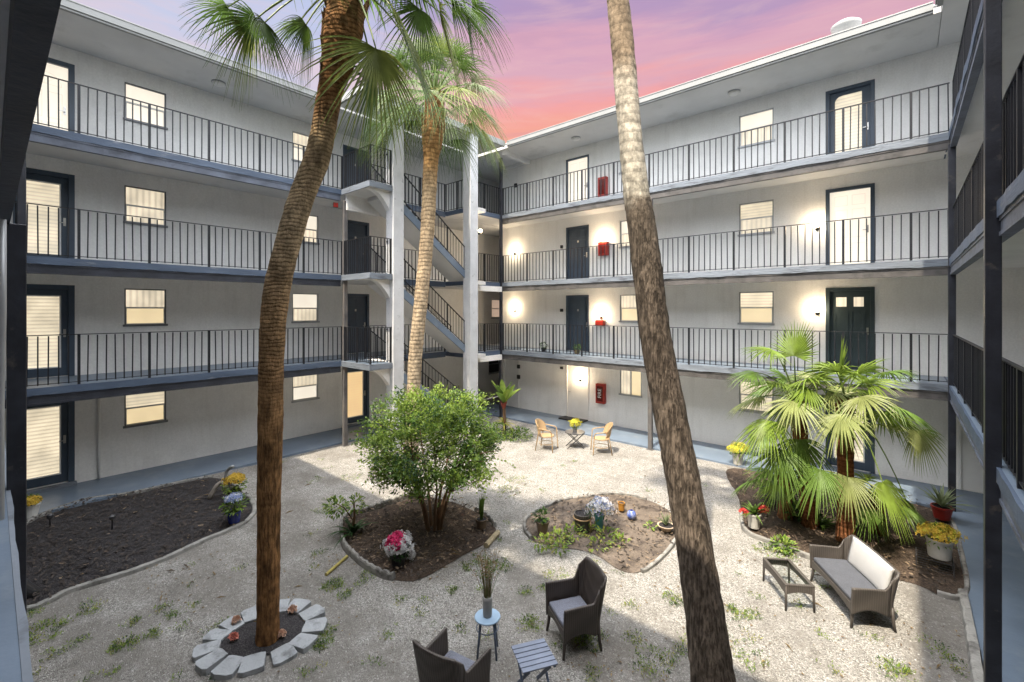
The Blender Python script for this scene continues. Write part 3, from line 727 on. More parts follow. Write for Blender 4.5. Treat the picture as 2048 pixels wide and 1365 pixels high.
def ceiling_lamp(p, label):
    t = thing('ceiling_lamp', label, 'ceiling lamp', p, 0, 'round ceiling lamps under the eaves')
    b = MB(); b.lathe([(.17,-.03),(.17,-.001)], 24); b.build('rim', M['alu'], t)
    g = MB(); g.lathe([(.03,-.10),(.10,-.085),(.15,-.05),(.155,-.029)], 24); g.build('globe', M['glass_globe'], t, smooth=True)
def soff(px, py):
    d = F*(CAMZ-SOFFIT)/(py-CY); return pd(px, py, d)
ceiling_lamp(soff(437,165), 'round ceiling lamp under the left eave beside the palm fronds')
ceiling_lamp(soff(1468,184), 'round ceiling lamp under the right eave above the lit window')
ceiling_lamp(soff(1152,276), 'small far ceiling lamp under the right eave near the stair corner')
# ------------------------------------------------------------------ ground
def gravel_mat():
    m = bpy.data.materials.new('pale_gravel'); m.use_nodes = True; nt = m.node_tree; nt.nodes.clear(); N = nt.nodes.new; L = nt.links.new
    out = N('ShaderNodeOutputMaterial'); b = N('ShaderNodeBsdfPrincipled'); L(b.outputs[0], out.inputs[0]); b.inputs['Roughness'].default_value = .9; b.inputs['Specular IOR Level'].default_value = .2
    g = N('ShaderNodeNewGeometry'); P = g.outputs['Position']
    vo = N('ShaderNodeTexVoronoi'); vo.inputs['Scale'].default_value = 64; L(P, vo.inputs['Vector'])
    v2 = N('ShaderNodeTexVoronoi'); v2.inputs['Scale'].default_value = 64; v2.feature = 'DISTANCE_TO_EDGE'; L(P, v2.inputs['Vector'])
    sp = N('ShaderNodeSeparateColor'); L(vo.outputs['Color'], sp.inputs[0])
    r = N('ShaderNodeValToRGB'); L(sp.outputs[0], r.inputs[0]); e = r.color_ramp.elements
    e[0].position, e[0].color = 0, (.14,.138,.133,1); e[1].position, e[1].color = 1, (.62,.61,.585,1)
    for p, c in ((.17,(.27,.266,.256)),(.45,(.375,.368,.352)),(.75,(.48,.472,.45))): q = e.new(p); q.color = (*c,1)
    def nz(sc, det=5, ro=.6, off=0):
        n = N('ShaderNodeTexNoise'); n.inputs['Scale'].default_value = sc; n.inputs['Detail'].default_value = det; n.inputs['Roughness'].default_value = ro
        if off:
            a = N('ShaderNodeVectorMath'); a.operation = 'ADD'; L(P, a.inputs[0]); a.inputs[1].default_value = (off,off,0); L(a.outputs[0], n.inputs['Vector'])
        else: L(P, n.inputs['Vector'])
        return n.outputs[0]
    def mr(x, a, bb, c=0, d=1):
        n = N('ShaderNodeMapRange'); L(x, n.inputs[0]); n.inputs[1].default_value = a; n.inputs[2].default_value = bb; n.inputs[3].default_value = c; n.inputs[4].default_value = d; return n.outputs[0]
    def mix(f, a, bb, mode='MIX'):
        n = N('ShaderNodeMix'); n.data_type = 'RGBA'; n.blend_type = mode
        for s_, v in ((0, f), (6, a), (7, bb)):
            if isinstance(v, tuple): n.inputs[s_].default_value = (*v,1)
            elif isinstance(v, (int,float)): n.inputs[s_].default_value = v
            else: L(v, n.inputs[s_])
        return n.outputs[2]
    c = mix(mr(v2.outputs['Distance'], 0, .12, 1, 0), r.outputs[0], (.17,.155,.135))
    # trodden soil between the stones; its patches also stand in for cast shade
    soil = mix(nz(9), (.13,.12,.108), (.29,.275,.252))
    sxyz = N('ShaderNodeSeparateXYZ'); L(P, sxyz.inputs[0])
    # the gravel lies thicker in the far half of the yard, thinner near the foot of the picture and along the right-hand walk
    near = mr(sxyz.outputs[1], 8.0, 2.5, .02, .15)
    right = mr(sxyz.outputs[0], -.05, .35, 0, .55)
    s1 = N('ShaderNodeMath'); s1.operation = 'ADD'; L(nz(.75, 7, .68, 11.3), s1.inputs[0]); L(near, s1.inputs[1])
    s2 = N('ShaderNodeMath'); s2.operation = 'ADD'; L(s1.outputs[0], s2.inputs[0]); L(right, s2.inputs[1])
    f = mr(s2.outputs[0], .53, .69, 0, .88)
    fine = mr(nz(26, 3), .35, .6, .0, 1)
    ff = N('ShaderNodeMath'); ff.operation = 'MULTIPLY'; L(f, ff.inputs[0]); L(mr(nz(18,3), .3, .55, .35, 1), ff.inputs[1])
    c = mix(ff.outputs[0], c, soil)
    c = mix(.5, c, mix(mr(nz(2.2, 5), .35, .65), (.62,.60,.57), (1,1,1)), 'MULTIPLY')
    L(c, b.inputs['Base Color'])
    bp = N('ShaderNodeBump'); bp.inputs['Strength'].default_value = .8; bp.inputs['Distance'].default_value = .012; L(mr(v2.outputs['Distance'], 0, .4), bp.inputs['Height'])
    b2 = N('ShaderNodeBump'); b2.inputs['Strength'].default_value = .5; b2.inputs['Distance'].default_value = .05; L(nz(5, 6), b2.inputs['Height']); L(bp.outputs[0], b2.inputs['Normal'])
    L(b2.outputs[0], b.inputs['Normal'])
    return m
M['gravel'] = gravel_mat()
def gz(x, y):
    return .022*noise.noise((x*.7, y*.7, 3.1)) + .012*noise.noise((x*2.3, y*2.3, 7.7)) - .005
def make_ground():
    mb = MB(); x0, x1, y0, y1, st = -13.6, .9, -.2, 13.4, .1
    nx, ny = int((x1-x0)/st), int((y1-y0)/st); idx = []
    for j in range(ny+1):
        idx.append([mb.pt((x0+i*st, y0+j*st, gz(x0+i*st, y0+j*st) if 0 < i < nx and 0 < j < ny else -.03)) for i in range(nx+1)])
    for j in range(ny):
        for i in range(nx): mb.face((idx[j][i], idx[j][i+1], idx[j+1][i+1], idx[j+1][i]))
    B = 400; ex, ey = x0+nx*st, y0+ny*st
    c = [mb.pt((x, y, -.03)) for x, y in ((-B,-B),(B,-B),(B,B),(-B,B))]
    k = [idx[0][0], idx[0][nx], idx[ny][nx], idx[ny][0]]
    for i in range(4): mb.face((c[i], c[(i+1)%4], k[(i+1)%4], k[i]))
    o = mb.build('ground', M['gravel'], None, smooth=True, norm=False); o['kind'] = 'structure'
make_ground()

def inside(p, poly):
    r = False; n = len(poly)
    for i in range(n):
        a, b = poly[i], poly[(i+1)%n]
        if (a[1] > p[1]) != (b[1] > p[1]) and p[0] < (b[0]-a[0])*(p[1]-a[1])/(b[1]-a[1])+a[0]: r = not r
    return r
def smooth_closed(pts, n=6):
    out = []; N_ = len(pts)
    for i in range(N_):
        p0, p1, p2, p3 = pts[i-1], pts[i], pts[(i+1)%N_], pts[(i+2)%N_]
        for k in range(n):
            t = k/n
            out.append(.5*((2*p1)+(-p0+p2)*t+(2*p0-5*p1+4*p2-p3)*t*t+(-p0+3*p1-3*p2+p3)*t**3))
    return out
def smooth_open(pts, n=6):
    out = []; P = [2*pts[0]-pts[1]] + list(pts) + [2*pts[-1]-pts[-2]]
    for i in range(1, len(P)-2):
        p0, p1, p2, p3 = P[i-1:i+3]
        for k in range(n):
            t = k/n
            out.append(.5*((2*p1)+(-p0+p2)*t+(2*p0-5*p1+4*p2-p3)*t*t+(-p0+3*p1-3*p2+p3)*t**3))
    out.append(pts[-1]); return out

M['mulch_dark'] = mat('dark_bark_mulch', (.021, .019, .021), .9, .5, 30, .9, 60, col2=(.058, .052, .052), mscale=45, mlo=.5, mhi=.62, fine=.4, fscale=90)
M['mulch_brown'] = mat('brown_bark_mulch', (.055, .038, .028), .9, .5, 25, .8, 60, col2=(.15, .11, .075), mscale=40, mlo=.52, mhi=.66, fine=.4, fscale=90)
M['soil_sandy'] = mat('sandy_soil', (.15, .12, .095), .95, .3, 6, .6, 40, col2=(.07, .055, .045), mscale=3, mlo=.45, mhi=.62, fine=.35, fscale=70)
M['chip_a'] = mat('bark_chip', (.040, .031, .026), .85, .5, 20)
M['chip_b'] = mat('pale_bark_chip', (.17, .125, .085), .85, .4, 20)
M['concrete'] = mat('weathered_concrete', (.24, .235, .22), .85, .2, 5, .5, 30, col2=(.10, .095, .09), mscale=4, mlo=.5, mhi=.66)
M['slate'] = mat('pale_grey_stone', (.29, .305, .32), .75, .12, 4, .4, 25, col2=(.13, .135, .14), mscale=5, mlo=.52, mhi=.68)

BEDS = []
def bed(px, label, m, mound, seed, edges, chips=900, edge_h=.09, edge_w=.06, edge_m='concrete', scallop=.0, chipmix=.25):
    pts = smooth_closed([gp(*p) for p in px], 5)
    poly = [(p.x, p.y) for p in pts]; BEDS.append(poly)
    c = sum(pts, Vector())/len(pts)
    t = thing('garden_bed', label, 'garden bed', (c.x, c.y, 0))
    rng = random.Random(seed)
    # mulch: fine grid clipped to the outline plus a rim
    mb = MB(); R = 14; rings = []
    hh = lambda x, y, e: gz(x, y)+.012 + mound*(1-e**3) + .035*noise.noise((x*4, y*4, seed))*(1-e**6) + .02*noise.noise((x*11, y*11, seed))
    for k in range(R+1):
        e = k/R
        rings.append([mb.pt((c.x+(p.x-c.x)*e, c.y+(p.y-c.y)*e, hh(c.x+(p.x-c.x)*e, c.y+(p.y-c.y)*e, e))) for p in pts])
    for a, b in zip(rings, rings[1:]):
        for k in range(len(pts)): mb.face((a[k], a[(k+1)%len(pts)], b[(k+1)%len(pts)], b[k]))
    mb.build('mulch', M[m], t, smooth=True, loc='world', norm=False)
    cb = MB(); xs = [p[0] for p in poly]; ys = [p[1] for p in poly]; n = 0
    while n < chips:
        x, y = rng.uniform(min(xs), max(xs)), rng.uniform(min(ys), max(ys))
        if not inside((x, y), poly): continue
        n += 1; cb.cur = 1 if rng.random() < chipmix else 0
        a = rng.uniform(0, 6.28); L_ = rng.uniform(.03, .09); W = rng.uniform(.012, .03)
        d = Vector((cos(a), sin(a), rng.uniform(-.4,.4))).normalized(); s_ = Vector((-sin(a), cos(a), rng.uniform(-.5,.5)))
        p = Vector((x, y, gz(x, y)+.03+mound*.75+rng.uniform(0,.03)))
        cb.quad(p-d*L_/2-s_*W/2, p+d*L_/2-s_*W/2, p+d*L_/2+s_*W/2, p-d*L_/2+s_*W/2)
    ch = cb.build('bark_chips', [M['chip_a'], M['chip_b']], t, loc='world', norm=False); ch['kind'] = 'stuff'
    # edging
    if edges:
        for e0, e1 in edges:
            eb = MB(); N_ = len(pts); run = []
            i0, i1 = int(e0*5), int(e1*5)
            seq = [pts[i % N_] for i in range(i0, i1+1)]
            dense = []
            for a, b in zip(seq, seq[1:]):
                for k in range(3): dense.append(a.lerp(b, k/3))
            dense.append(seq[-1]); acc = 0; rows = []
            for i, p in enumerate(dense):
                q = dense[min(i+1, len(dense)-1)]; o = dense[max(i-1, 0)]; d = (q-o); d.z = 0; d.normalize(); nn = Vector((-d.y, d.x, 0))
                if i: acc += (p-dense[i-1]).length
                h = edge_h*(1+.12*noise.noise((p.x*3, p.y*3, 1))) + (scallop*abs(sin(acc*pi/.16)) if scallop else 0)
                b0 = gz(p.x, p.y)-.03; j = .012*noise.noise((p.x*5, p.y*5, 4)); w = edge_w
                rows.append([eb.pt(p+nn*(s_*w/2+j)+Vector((0,0,zz))) for s_, zz in ((-1.15,b0),(-1,h*.8),(-.6,h),(.6,h),(1,h*.8),(1.15,b0))])
            for r, q in zip(rows, rows[1:]):
                for k in range(5): eb.face((r[k], r[k+1], q[k+1], q[k]))
            eb.face(rows[0]); eb.face(rows[-1][::-1])
            eb.build('edging', M[edge_m], t, loc='world')
    return t
bed_l = bed([(30,1215),(150,1180),(250,1150),(330,1120),(400,1087),(455,1064),(492,1046),(509,1022),(496,996),(462,968),(425,957),(370,965),(266,988),(150,1008),(30,1068)],
    'large bed of dark mulch along the left wing, edged with grey concrete', 'mulch_dark', .04, 1, [(0, 8.6), (10, 14)], chips=2600, chipmix=.03, edge_h=.06, edge_w=.08)
bed_c = bed([(690,1040),(683,1068),(692,1100),(740,1143),(800,1163),(850,1156),(935,1108),(985,1078),(990,1055),(960,1030),(905,1006),(850,994),(800,1003),(745,1022)],
    'brown mulch bed round the leafy shrub, with scalloped edging', 'mulch_brown', .07, 2, [(11.2, 17.8), (8, 9.3)], chips=1800, scallop=.035, edge_h=.10)
bed_m = bed([(1052,1040),(1062,1078),(1110,1092),(1180,1105),(1235,1138),(1275,1146),(1310,1130),(1350,1085),(1360,1050),(1320,1012),(1245,990),(1170,996),(1110,1008)],
    'sandy bed with scattered pots between the shrub and the leaning palm', 'soil_sandy', .04, 3, [(-1.6, 1), (5.2, 7.6), (9.4, 11.2)], chips=700, edge_h=.06, chipmix=.4)
bed_r = bed([(1455,940),(1478,1000),(1488,1060),(1540,1088),(1640,1125),(1740,1150),(1830,1170),(1885,1195),(1932,1192),(1925,1120),(1905,1050),(1870,1020),(1790,985),(1690,965),(1560,950)],
    'brown bed under the clump of fan palms beside the right walkway', 'mulch_brown', .05, 4, [(1.5, 4), (6.9, 10.4)], chips=1500, chipmix=.45, edge_h=.08)

# gravel kerb along the right-hand walk
kb = MB(); pts = smooth_open([gp(1930,1190), gp(1942,1230), gp(1952,1290), gp(1966,1365)+Vector((-.03,0,0)), Vector((.66,4.2,0)), Vector((.64,2,0)), Vector((.64,.3,0))], 8); rows = []
for i, p in enumerate(pts):
    b0 = -.03; h = .085+.02*noise.noise((p.x*4, p.y*6, 2)); j = .02*noise.noise((p.y*5, 1, 4)); x = min(p.x, .655)
    rows.append([kb.pt((x+s_*.06+j*(s_ < 0), p.y, zz)) for s_, zz in ((-1.2,b0),(-.9,h*.8),(-.4,h),(.6,h),(.9,b0))])
for r, q in zip(rows, rows[1:]):
    for k in range(4): kb.face((r[k], r[k+1], q[k+1], q[k]))
o = kb.build('kerb', M['concrete'], None, smooth=False); o['kind'] = 'structure'

# loose stones lying on the gravel
def pebbles():
    rng = random.Random(8); mb = MB(); n = 0
    while n < 9000:
        x, y = rng.uniform(-13.3,.55), rng.uniform(.3,13.1)
        if hypot(x+3, y-3) > 12*rng.random()+2: continue
        if any(inside((x, y), b) for b in BEDS): continue
        n += 1; r = rng.uniform(.005,.012); mb.cur = rng.choice((0,0,0,1,1,2))
        z = gz(x, y)+r*.35; a = rng.uniform(0, 6.28); ca, sa = cos(a)*r, sin(a)*r; e = rng.uniform(.6,1.2)
        i = [mb.pt(q) for q in ((x+ca,y+sa,z),(x-sa*e,y+ca*e,z),(x-ca,y-sa,z),(x+sa*e,y-ca*e,z),(x,y,z+r*.7))]
        for k in range(4): mb.face((i[k], i[(k+1)%4], i[4]))
    o = mb.build('loose_gravel', [mat('pale_pebble', (.48,.47,.45), .85, .2, 40), mat('grey_pebble', (.22,.21,.20), .85, .3, 40), mat('brown_pebble', (.20,.16,.12), .85, .3, 40)], None, norm=False)
    tag(o, None, None, None, 'stuff')
pebbles()

M['leaf_a'] = mat('mid_green_leaf', (.10, .18, .028), .5, .3, 9, trans=.3)
M['leaf_b'] = mat('bright_green_leaf', (.22, .31, .05), .5, .3, 9, trans=.35)
M['leaf_c'] = mat('dark_green_leaf', (.030, .075, .020), .5, .3, 9, trans=.2)
M['leaf_y'] = mat('yellowing_leaf', (.30, .30, .07), .55, .3, 9, trans=.3)
M['straw'] = mat('dry_straw', (.26, .19, .10), .8, .3, 15, trans=.15)
M['bark'] = mat('brown_bark', (.13, .075, .040), .9, .35, 6, .6, 40, stretch=(1,1,.25))

def weeds():
    rng = random.Random(21); mb = MB()
    spots = [(75,1268,.30,90),(250,1292,.16,45),(60,1225,.16,26),(665,1172,.15,50),(690,1188,.10,20),(180,1222,.14,22),(265,1248,.09,16),(305,1272,.10,20),(345,1232,.09,14),(320,1222,.1,12),
        (640,1285,.16,40),(655,1262,.1,20),(1058,1252,.16,40),(1050,1185,.1,16),(1090,1178,.08,14),(1470,1228,.16,36),(1505,1232,.1,20),(1000,1133,.22,40),(960,1122,.2,32),(930,1135,.14,18),(1345,1200,.16,34),
        (1790,1342,.2,44),(1305,1325,.26,50),(1270,1278,.12,18),(1180,1280,.22,40),(1150,1275,.18,30),(905,1180,.08,14),(560,925,.1,14),(480,930,.12,16),(600,905,.1,12),(655,1020,.3,34),(630,960,.2,14),
        (700,955,.3,22),(1010,985,.35,40),(1040,960,.25,22),(1700,1190,.14,20),(1560,1110,.3,46),(1530,1100,.2,26),(1410,1140,.14,14),(1390,1225,.1,12),(545,1000,.12,12),(740,1150,.14,24),(720,1168,.1,10),(1865,1290,.14,14),(1900,1330,.16,18),(1350,1300,.14,16),(1110,1150,.2,22),
        (1585,1180,.12,14),(1450,1285,.18,22),(1500,1320,.2,20),(1180,1350,.12,14),(800,1200,.1,10),(150,1290,.12,14),(100,1310,.12,12),(640,1105,.12,14),(1420,1350,.12,14)]
    for i in range(130):
        y = rng.uniform(905,1365); spots.append((rng.uniform(45,1860), y, .10, rng.randint(2,7)))
    for px, py, r, n in spots:
        c = gp(px, py)
        if any(inside((c.x, c.y), b) for b in BEDS) or c.x > .55 or c.y > 13 or c.x < -13.3: continue
        for _ in range(n):
            a = rng.uniform(0, 6.28); q = r*sqrt(rng.random()); x, y = c.x+cos(a)*q, c.y+sin(a)*q
            p = Vector((x, y, gz(x, y)+.005)); mb.cur = rng.choice((0,0,1,1,2,3))
            for _k in range(7):
                b = rng.uniform(0, 6.28); d = Vector((cos(b), sin(b), rng.choice((.3,.8,1.6,2.6)))).normalized()
                mb.leaf(p+d*.01+Vector((rng.gauss(0,.03), rng.gauss(0,.03), 0)), d, Vector((-d.z*cos(b), -d.z*sin(b), 1)).normalized(), rng.uniform(.018,.048), rng.uniform(.006,.016))
    o = mb.build('weeds', [M['leaf_a'], M['leaf_b'], M['leaf_c'], M['leaf_y']], None, norm=False); tag(o, None, None, None, 'stuff')
weeds()

def litter():
    rng = random.Random(55); mb = MB(); n = 0
    heaps = [gp(600,1240), gp(880,1120), gp(1050,985), gp(1560,1130), gp(1450,1260), gp(1180,1330), gp(400,1165), gp(690,1110), gp(1850,1290), gp(1290,1170)]
    while n < 900:
        if rng.random() < .6: h = rng.choice(heaps); x, y = h.x+rng.gauss(0,.55), h.y+rng.gauss(0,.45)
        else: x, y = rng.uniform(-13,.5), rng.uniform(.6,12.8)
        if not (-13.2 < x < .55 and .4 < y < 13): continue
        n += 1; a = rng.uniform(0, 6.28); d = Vector((cos(a), sin(a), rng.uniform(-.1,.35))).normalized(); mb.cur = rng.choice((0,0,1,2))
        z = gz(x, y)+(.09 if any(inside((x, y), b) for b in BEDS) else .012)
        L_ = rng.uniform(.02,.06) if rng.random() < .93 else rng.uniform(.10,.28)
        mb.leaf(Vector((x, y, z)), d, (Vector((0,0,1))-d*d.z).normalized(), L_, min(.022, L_*.5), .35)
    o = mb.build('leaf_litter', [M['straw'], M['chip_b'], M['dead']], None, norm=False); tag(o, None, None, None, 'stuff')

# stone ring round the left palm
ring_px = [(414,1306),(424,1328),(458,1340),(506,1335),(567,1314),(606,1290),(629,1258),(624,1233),(594,1218),(556,1222),(505,1236),(466,1254),(434,1277)]
rc = sum((gp(*p) for p in ring_px), Vector())/len(ring_px)
def stones():
    rng = random.Random(3); P = [gp(*p) for p in ring_px]; n = len(P)
    for i, p in enumerate(P):
        a, b = P[i-1], P[(i+1)%n]; tdir = (b-a).normalized(); out = Vector((tdir.y, -tdir.x, 0))
        if (p-rc).dot(out) < 0: out = -out
        L_ = ((b-a).length/2)*1.0; W = .29; mb = MB()
        poly = []
        for u, v in ((-.5,-.47),(-.2,-.5),(.25,-.49),(.5,-.46),(.5,.40),(.28,.5),(-.25,.52),(-.5,.42)):
            sc = 1.0 if v > 0 else .84
            q = tdir*(u*L_*sc*rng.uniform(.95,1.03)) + out*(v*W*rng.uniform(.93,1.05)); poly.append((q.x, q.y))
        if (poly[1][0]-poly[0][0])*(poly[2][1]-poly[1][1])-(poly[1][1]-poly[0][1])*(poly[2][0]-poly[1][0]) < 0: poly.reverse()
        mb.prism(poly, -.05, .06+rng.uniform(-.01,.01))
        o = mb.build('edging_stone', M['slate'], None, bevel=.007); o.location = (p.x, p.y, 0); o.rotation_euler = (rng.uniform(-.05,.05), rng.uniform(-.05,.05), 0)
        tag(o, 'flat pale stone in the ring round the foot of the left palm', 'stone', 'stones ringing the left palm')
stones()
rb = MB(); rp = smooth_closed([gp(*p).lerp(rc, .22) for p in ring_px], 4)
for e0, e1 in ((0,.35),(.35,.7),(.7,1)):
    for k in range(len(rp)):
        q = [(rp[k], e0), (rp[(k+1)%len(rp)], e0), (rp[(k+1)%len(rp)], e1), (rp[k], e1)]
        rb.quad(*[Vector((rc.x+(p.x-rc.x)*e, rc.y+(p.y-rc.y)*e, .03+.03*(1-e)+.012*noise.noise((p.x*9*e, p.y*9*e, 5)))) for p, e in q])
o = rb.build('mulch_ring', M['mulch_dark'], None, norm=False); o['kind'] = 'structure'

# ------------------------------------------------------------------ palms
def bark_mat(name, stops, rings=14.0, ringamt=.5, rz=(2.2, 3.4), crack=.5, patch=.55):
    """stops: (height, colour) up the trunk; leaf-scar rings fade in between the two heights rz"""
    m = bpy.data.materials.new(name); m.use_nodes = True; nt = m.node_tree; nt.nodes.clear(); N = nt.nodes.new; L = nt.links.new
    out = N('ShaderNodeOutputMaterial'); b = N('ShaderNodeBsdfPrincipled'); L(b.outputs[0], out.inputs[0]); b.inputs['Roughness'].default_value = .92; b.inputs['Specular IOR Level'].default_value = .15
    g = N('ShaderNodeNewGeometry'); P = g.outputs['Position']; s = N('ShaderNodeSeparateXYZ'); L(P, s.inputs[0])
    def nz(sc, st=(1,1,1), det=5):
        mp = N('ShaderNodeMapping'); L(P, mp.inputs[0]); mp.inputs['Scale'].default_value = st
        n = N('ShaderNodeTexNoise'); n.inputs['Scale'].default_value = sc; n.inputs['Detail'].default_value = det; n.inputs['Roughness'].default_value = .65; L(mp.outputs[0], n.inputs['Vector']); return n.outputs[0]
    def mr(x, a, bb, c=0, d=1):
        n = N('ShaderNodeMapRange'); L(x, n.inputs[0]); n.inputs[1].default_value = a; n.inputs[2].default_value = bb; n.inputs[3].default_value = c; n.inputs[4].default_value = d; return n.outputs[0]
    def ma(op, a, bb=0):
        n = N('ShaderNodeMath'); n.operation = op
        for i, v in enumerate((a, bb)):
            if isinstance(v, (int,float)): n.inputs[i].default_value = v
            else: L(v, n.inputs[i])
        return n.outputs[0]
    def mul(c, f):
        n = N('ShaderNodeMix'); n.data_type = 'RGBA'; n.blend_type = 'MULTIPLY'; n.inputs[0].default_value = 1; L(c, n.inputs[6])
        k = N('ShaderNodeCombineColor'); [L(f, k.inputs[i]) for i in range(3)]; L(k.outputs[0], n.inputs[7]); return n.outputs[2]
    zz = ma('ADD', s.outputs[2], ma('MULTIPLY', ma('SUBTRACT', nz(4.0), .5), .55))
    r = N('ShaderNodeValToRGB'); L(mr(zz, 0, 12), r.inputs[0]); e = r.color_ramp.elements
    e[0].position, e[0].color = stops[0][0]/12, (*stops[0][1],1); e[1].position, e[1].color = stops[-1][0]/12, (*stops[-1][1],1)
    for z, c in stops[1:-1]: q = e.new(z/12); q.color = (*c,1)
    c = mul(r.outputs[0], mr(nz(5.5, (1,1,.6)), .36, .60, 1-patch, 1.12))
    c = mul(c, mr(nz(17, (1,1,.55)), .38, .60, 1-crack*.8, 1.15))
    fis = mr(nz(42, (1,1,.13), 3), .42, .54, 1-crack, 1.05)
    wob = ma('ADD', s.outputs[2], ma('ADD', ma('MULTIPLY', nz(2.5), .16), ma('MULTIPLY', nz(11), .035)))
    rr = ma('FRACT', ma('MULTIPLY', wob, rings))
    rm = mr(rr, .0, .45, 1-ringamt, 1.08)
    up = mr(s.outputs[2], rz[0], rz[1])
    # fissures low down, rings higher up
    mx = N('ShaderNodeMix'); mx.data_type = 'FLOAT'; L(up, mx.inputs[0]); L(fis, mx.inputs[2]); L(rm, mx.inputs[3])
    c = mul(c, mx.outputs[0])
    L(c, b.inputs['Base Color'])
    h = ma('ADD', ma('MULTIPLY', nz(30, (1,1,.4)), .9), mx.outputs[0])
    bp = N('ShaderNodeBump'); bp.inputs['Strength'].default_value = .9; bp.inputs['Distance'].default_value = .02; L(h, bp.inputs['Height']); L(bp.outputs[0], b.inputs['Normal'])
    return m
def palm_trunk(parent, spec, m, seed, ring=.045, amp=.03, n=26, boots=0, boot_m=None):
    """spec: (photo x, photo y, depth, width in photo pixels)"""
    rng = random.Random(seed)
    P = [pd(a, b, d) for a, b, d, w in spec]; R = [w*d/F/2 for a, b, d, w in spec]
    Q = [Vector((p.x, p.y, p.z)) for p in P]; path = smooth_open(Q, 8); rad = [v.x for v in smooth_open([Vector((r,0,0)) for r in R], 8)]
    # resample evenly
    pts, rs = [path[0]], [rad[0]]; acc = 0
    for a, b, ra, r2 in zip(path, path[1:], rad, rad[1:]):
        L_ = (b-a).length; steps = max(1, int(L_/ring))
        for k in range(1, steps+1): pts.append(a.lerp(b, k/steps)); rs.append(ra+(r2-ra)*k/steps)
    mb = MB(); rings = []
    for i, p in enumerate(pts):
        t = (pts[min(i+1,len(pts)-1)]-pts[max(i-1,0)]).normalized(); u = (Vector((1,0,0))-t*t.x).normalized(); v = t.cross(u); row = []
        saw = (1, .25, -.6)[i % 3]*amp
        for k in range(n):
            a = 2*pi*k/n; q = Vector((cos(a)*2.2, sin(a)*2.2, p.z*2.4))
            r = rs[i]*(1+saw*.6+.05*noise.noise(q+Vector((seed,0,0)))+.05*noise.noise((cos(a)*5, sin(a)*5, p.z*9+seed))+rng.uniform(-amp,amp)*.35)
            row.append(mb.pt(p+(u*cos(a)+v*sin(a))*r))
        rings.append(row)
    for a, b in zip(rings, rings[1:]):
        for k in range(n): mb.face((a[k], a[(k+1)%n], b[(k+1)%n], b[k]))
    mb.face(rings[0][::-1]); mb.face(rings[-1])
    tr = mb.build('trunk', m, parent, smooth=True, loc='world')
    if boots:
        bb = MB()
        for k in range(boots):
            f = .80+.20*k/boots; i = min(len(pts)-2, int(f*len(pts))); a = k*2.399; t = (pts[i+1]-pts[i]).normalized(); u = (Vector((1,0,0))-t*t.x).normalized(); v = t.cross(u)
            d = u*cos(a)+v*sin(a); p = pts[i]+d*rs[i]*.86; s_ = t.cross(d).normalized(); L_ = rs[i]*rng.uniform(.7,1.25); W = rs[i]*rng.uniform(.28,.42)
            e = p+t*L_+d*rs[i]*rng.uniform(.10,.42)
            bb.face([bb.pt(x) for x in (p-s_*W, p+s_*W, e+s_*W*.45, e-s_*W*.45)])
            bb.face([bb.pt(x) for x in (p-s_*W, e-s_*W*.45, e-s_*W*.3-d*.03, p-s_*W*.8-d*.03)])
            for _ in range(3):
                q = p+s_*rng.uniform(-W,W); w2 = q+t*rng.uniform(-.02,.16)+d*rng.uniform(.0,.06)+s_*rng.uniform(-.06,.06); bb.face([bb.pt(x) for x in (q, q+s_*.012, w2)])
        bb.build('leaf_bases', boot_m or m, tr, norm=False)
    return tr, pts[-1], rs[-1]

def fan_leaf(mb, hub, dirv, up, R, nseg, spread, droop, rng, fuse=.35, fold=.35, cup=.0, side_cut=.3, wgain=1.0, tipsplit=False):
    d0 = dirv.normalized(); sd = d0.cross(up).normalized(); nn = sd.cross(d0).normalized(); st = 6
    da = 2*spread/(nseg-1)
    for i in range(nseg):
        a = -spread+da*i; d = d0*cos(a)+sd*sin(a); L_ = R*(1-side_cut*(1-cos(a*.8)))*rng.uniform(.9,1.04); dr = droop*rng.uniform(.75,1.35)
        tw = sd*cos(a)-d0*sin(a); j = rng.uniform(-.04,.04); rows = []
        for k in range(st+1):
            s = k/st; w = (L_*s if s < fuse else L_*fuse*(1-(s-fuse)/(1-fuse))**.75)*tan(da/2)*1.04*wgain
            w = max(w, .0015)
            p = hub+d*(L_*s)+nn*(cup*R*s*s*abs(sin(a))+j*L_*s*s)+tw*(j*L_*s*s)+Vector((0,0,-dr*R*s**2.3))
            sh = 1-.25*min(1, dr)*s
            f = w*fold
            rows.append([mb.pt(p-tw*w-nn*f), mb.pt(p+nn*f), mb.pt(p+tw*w-nn*f)])
        for r, q in zip(rows, rows[1:]):
            mb.face((r[0], r[1], q[1], q[0])); mb.face((r[1], r[2], q[2], q[1]))
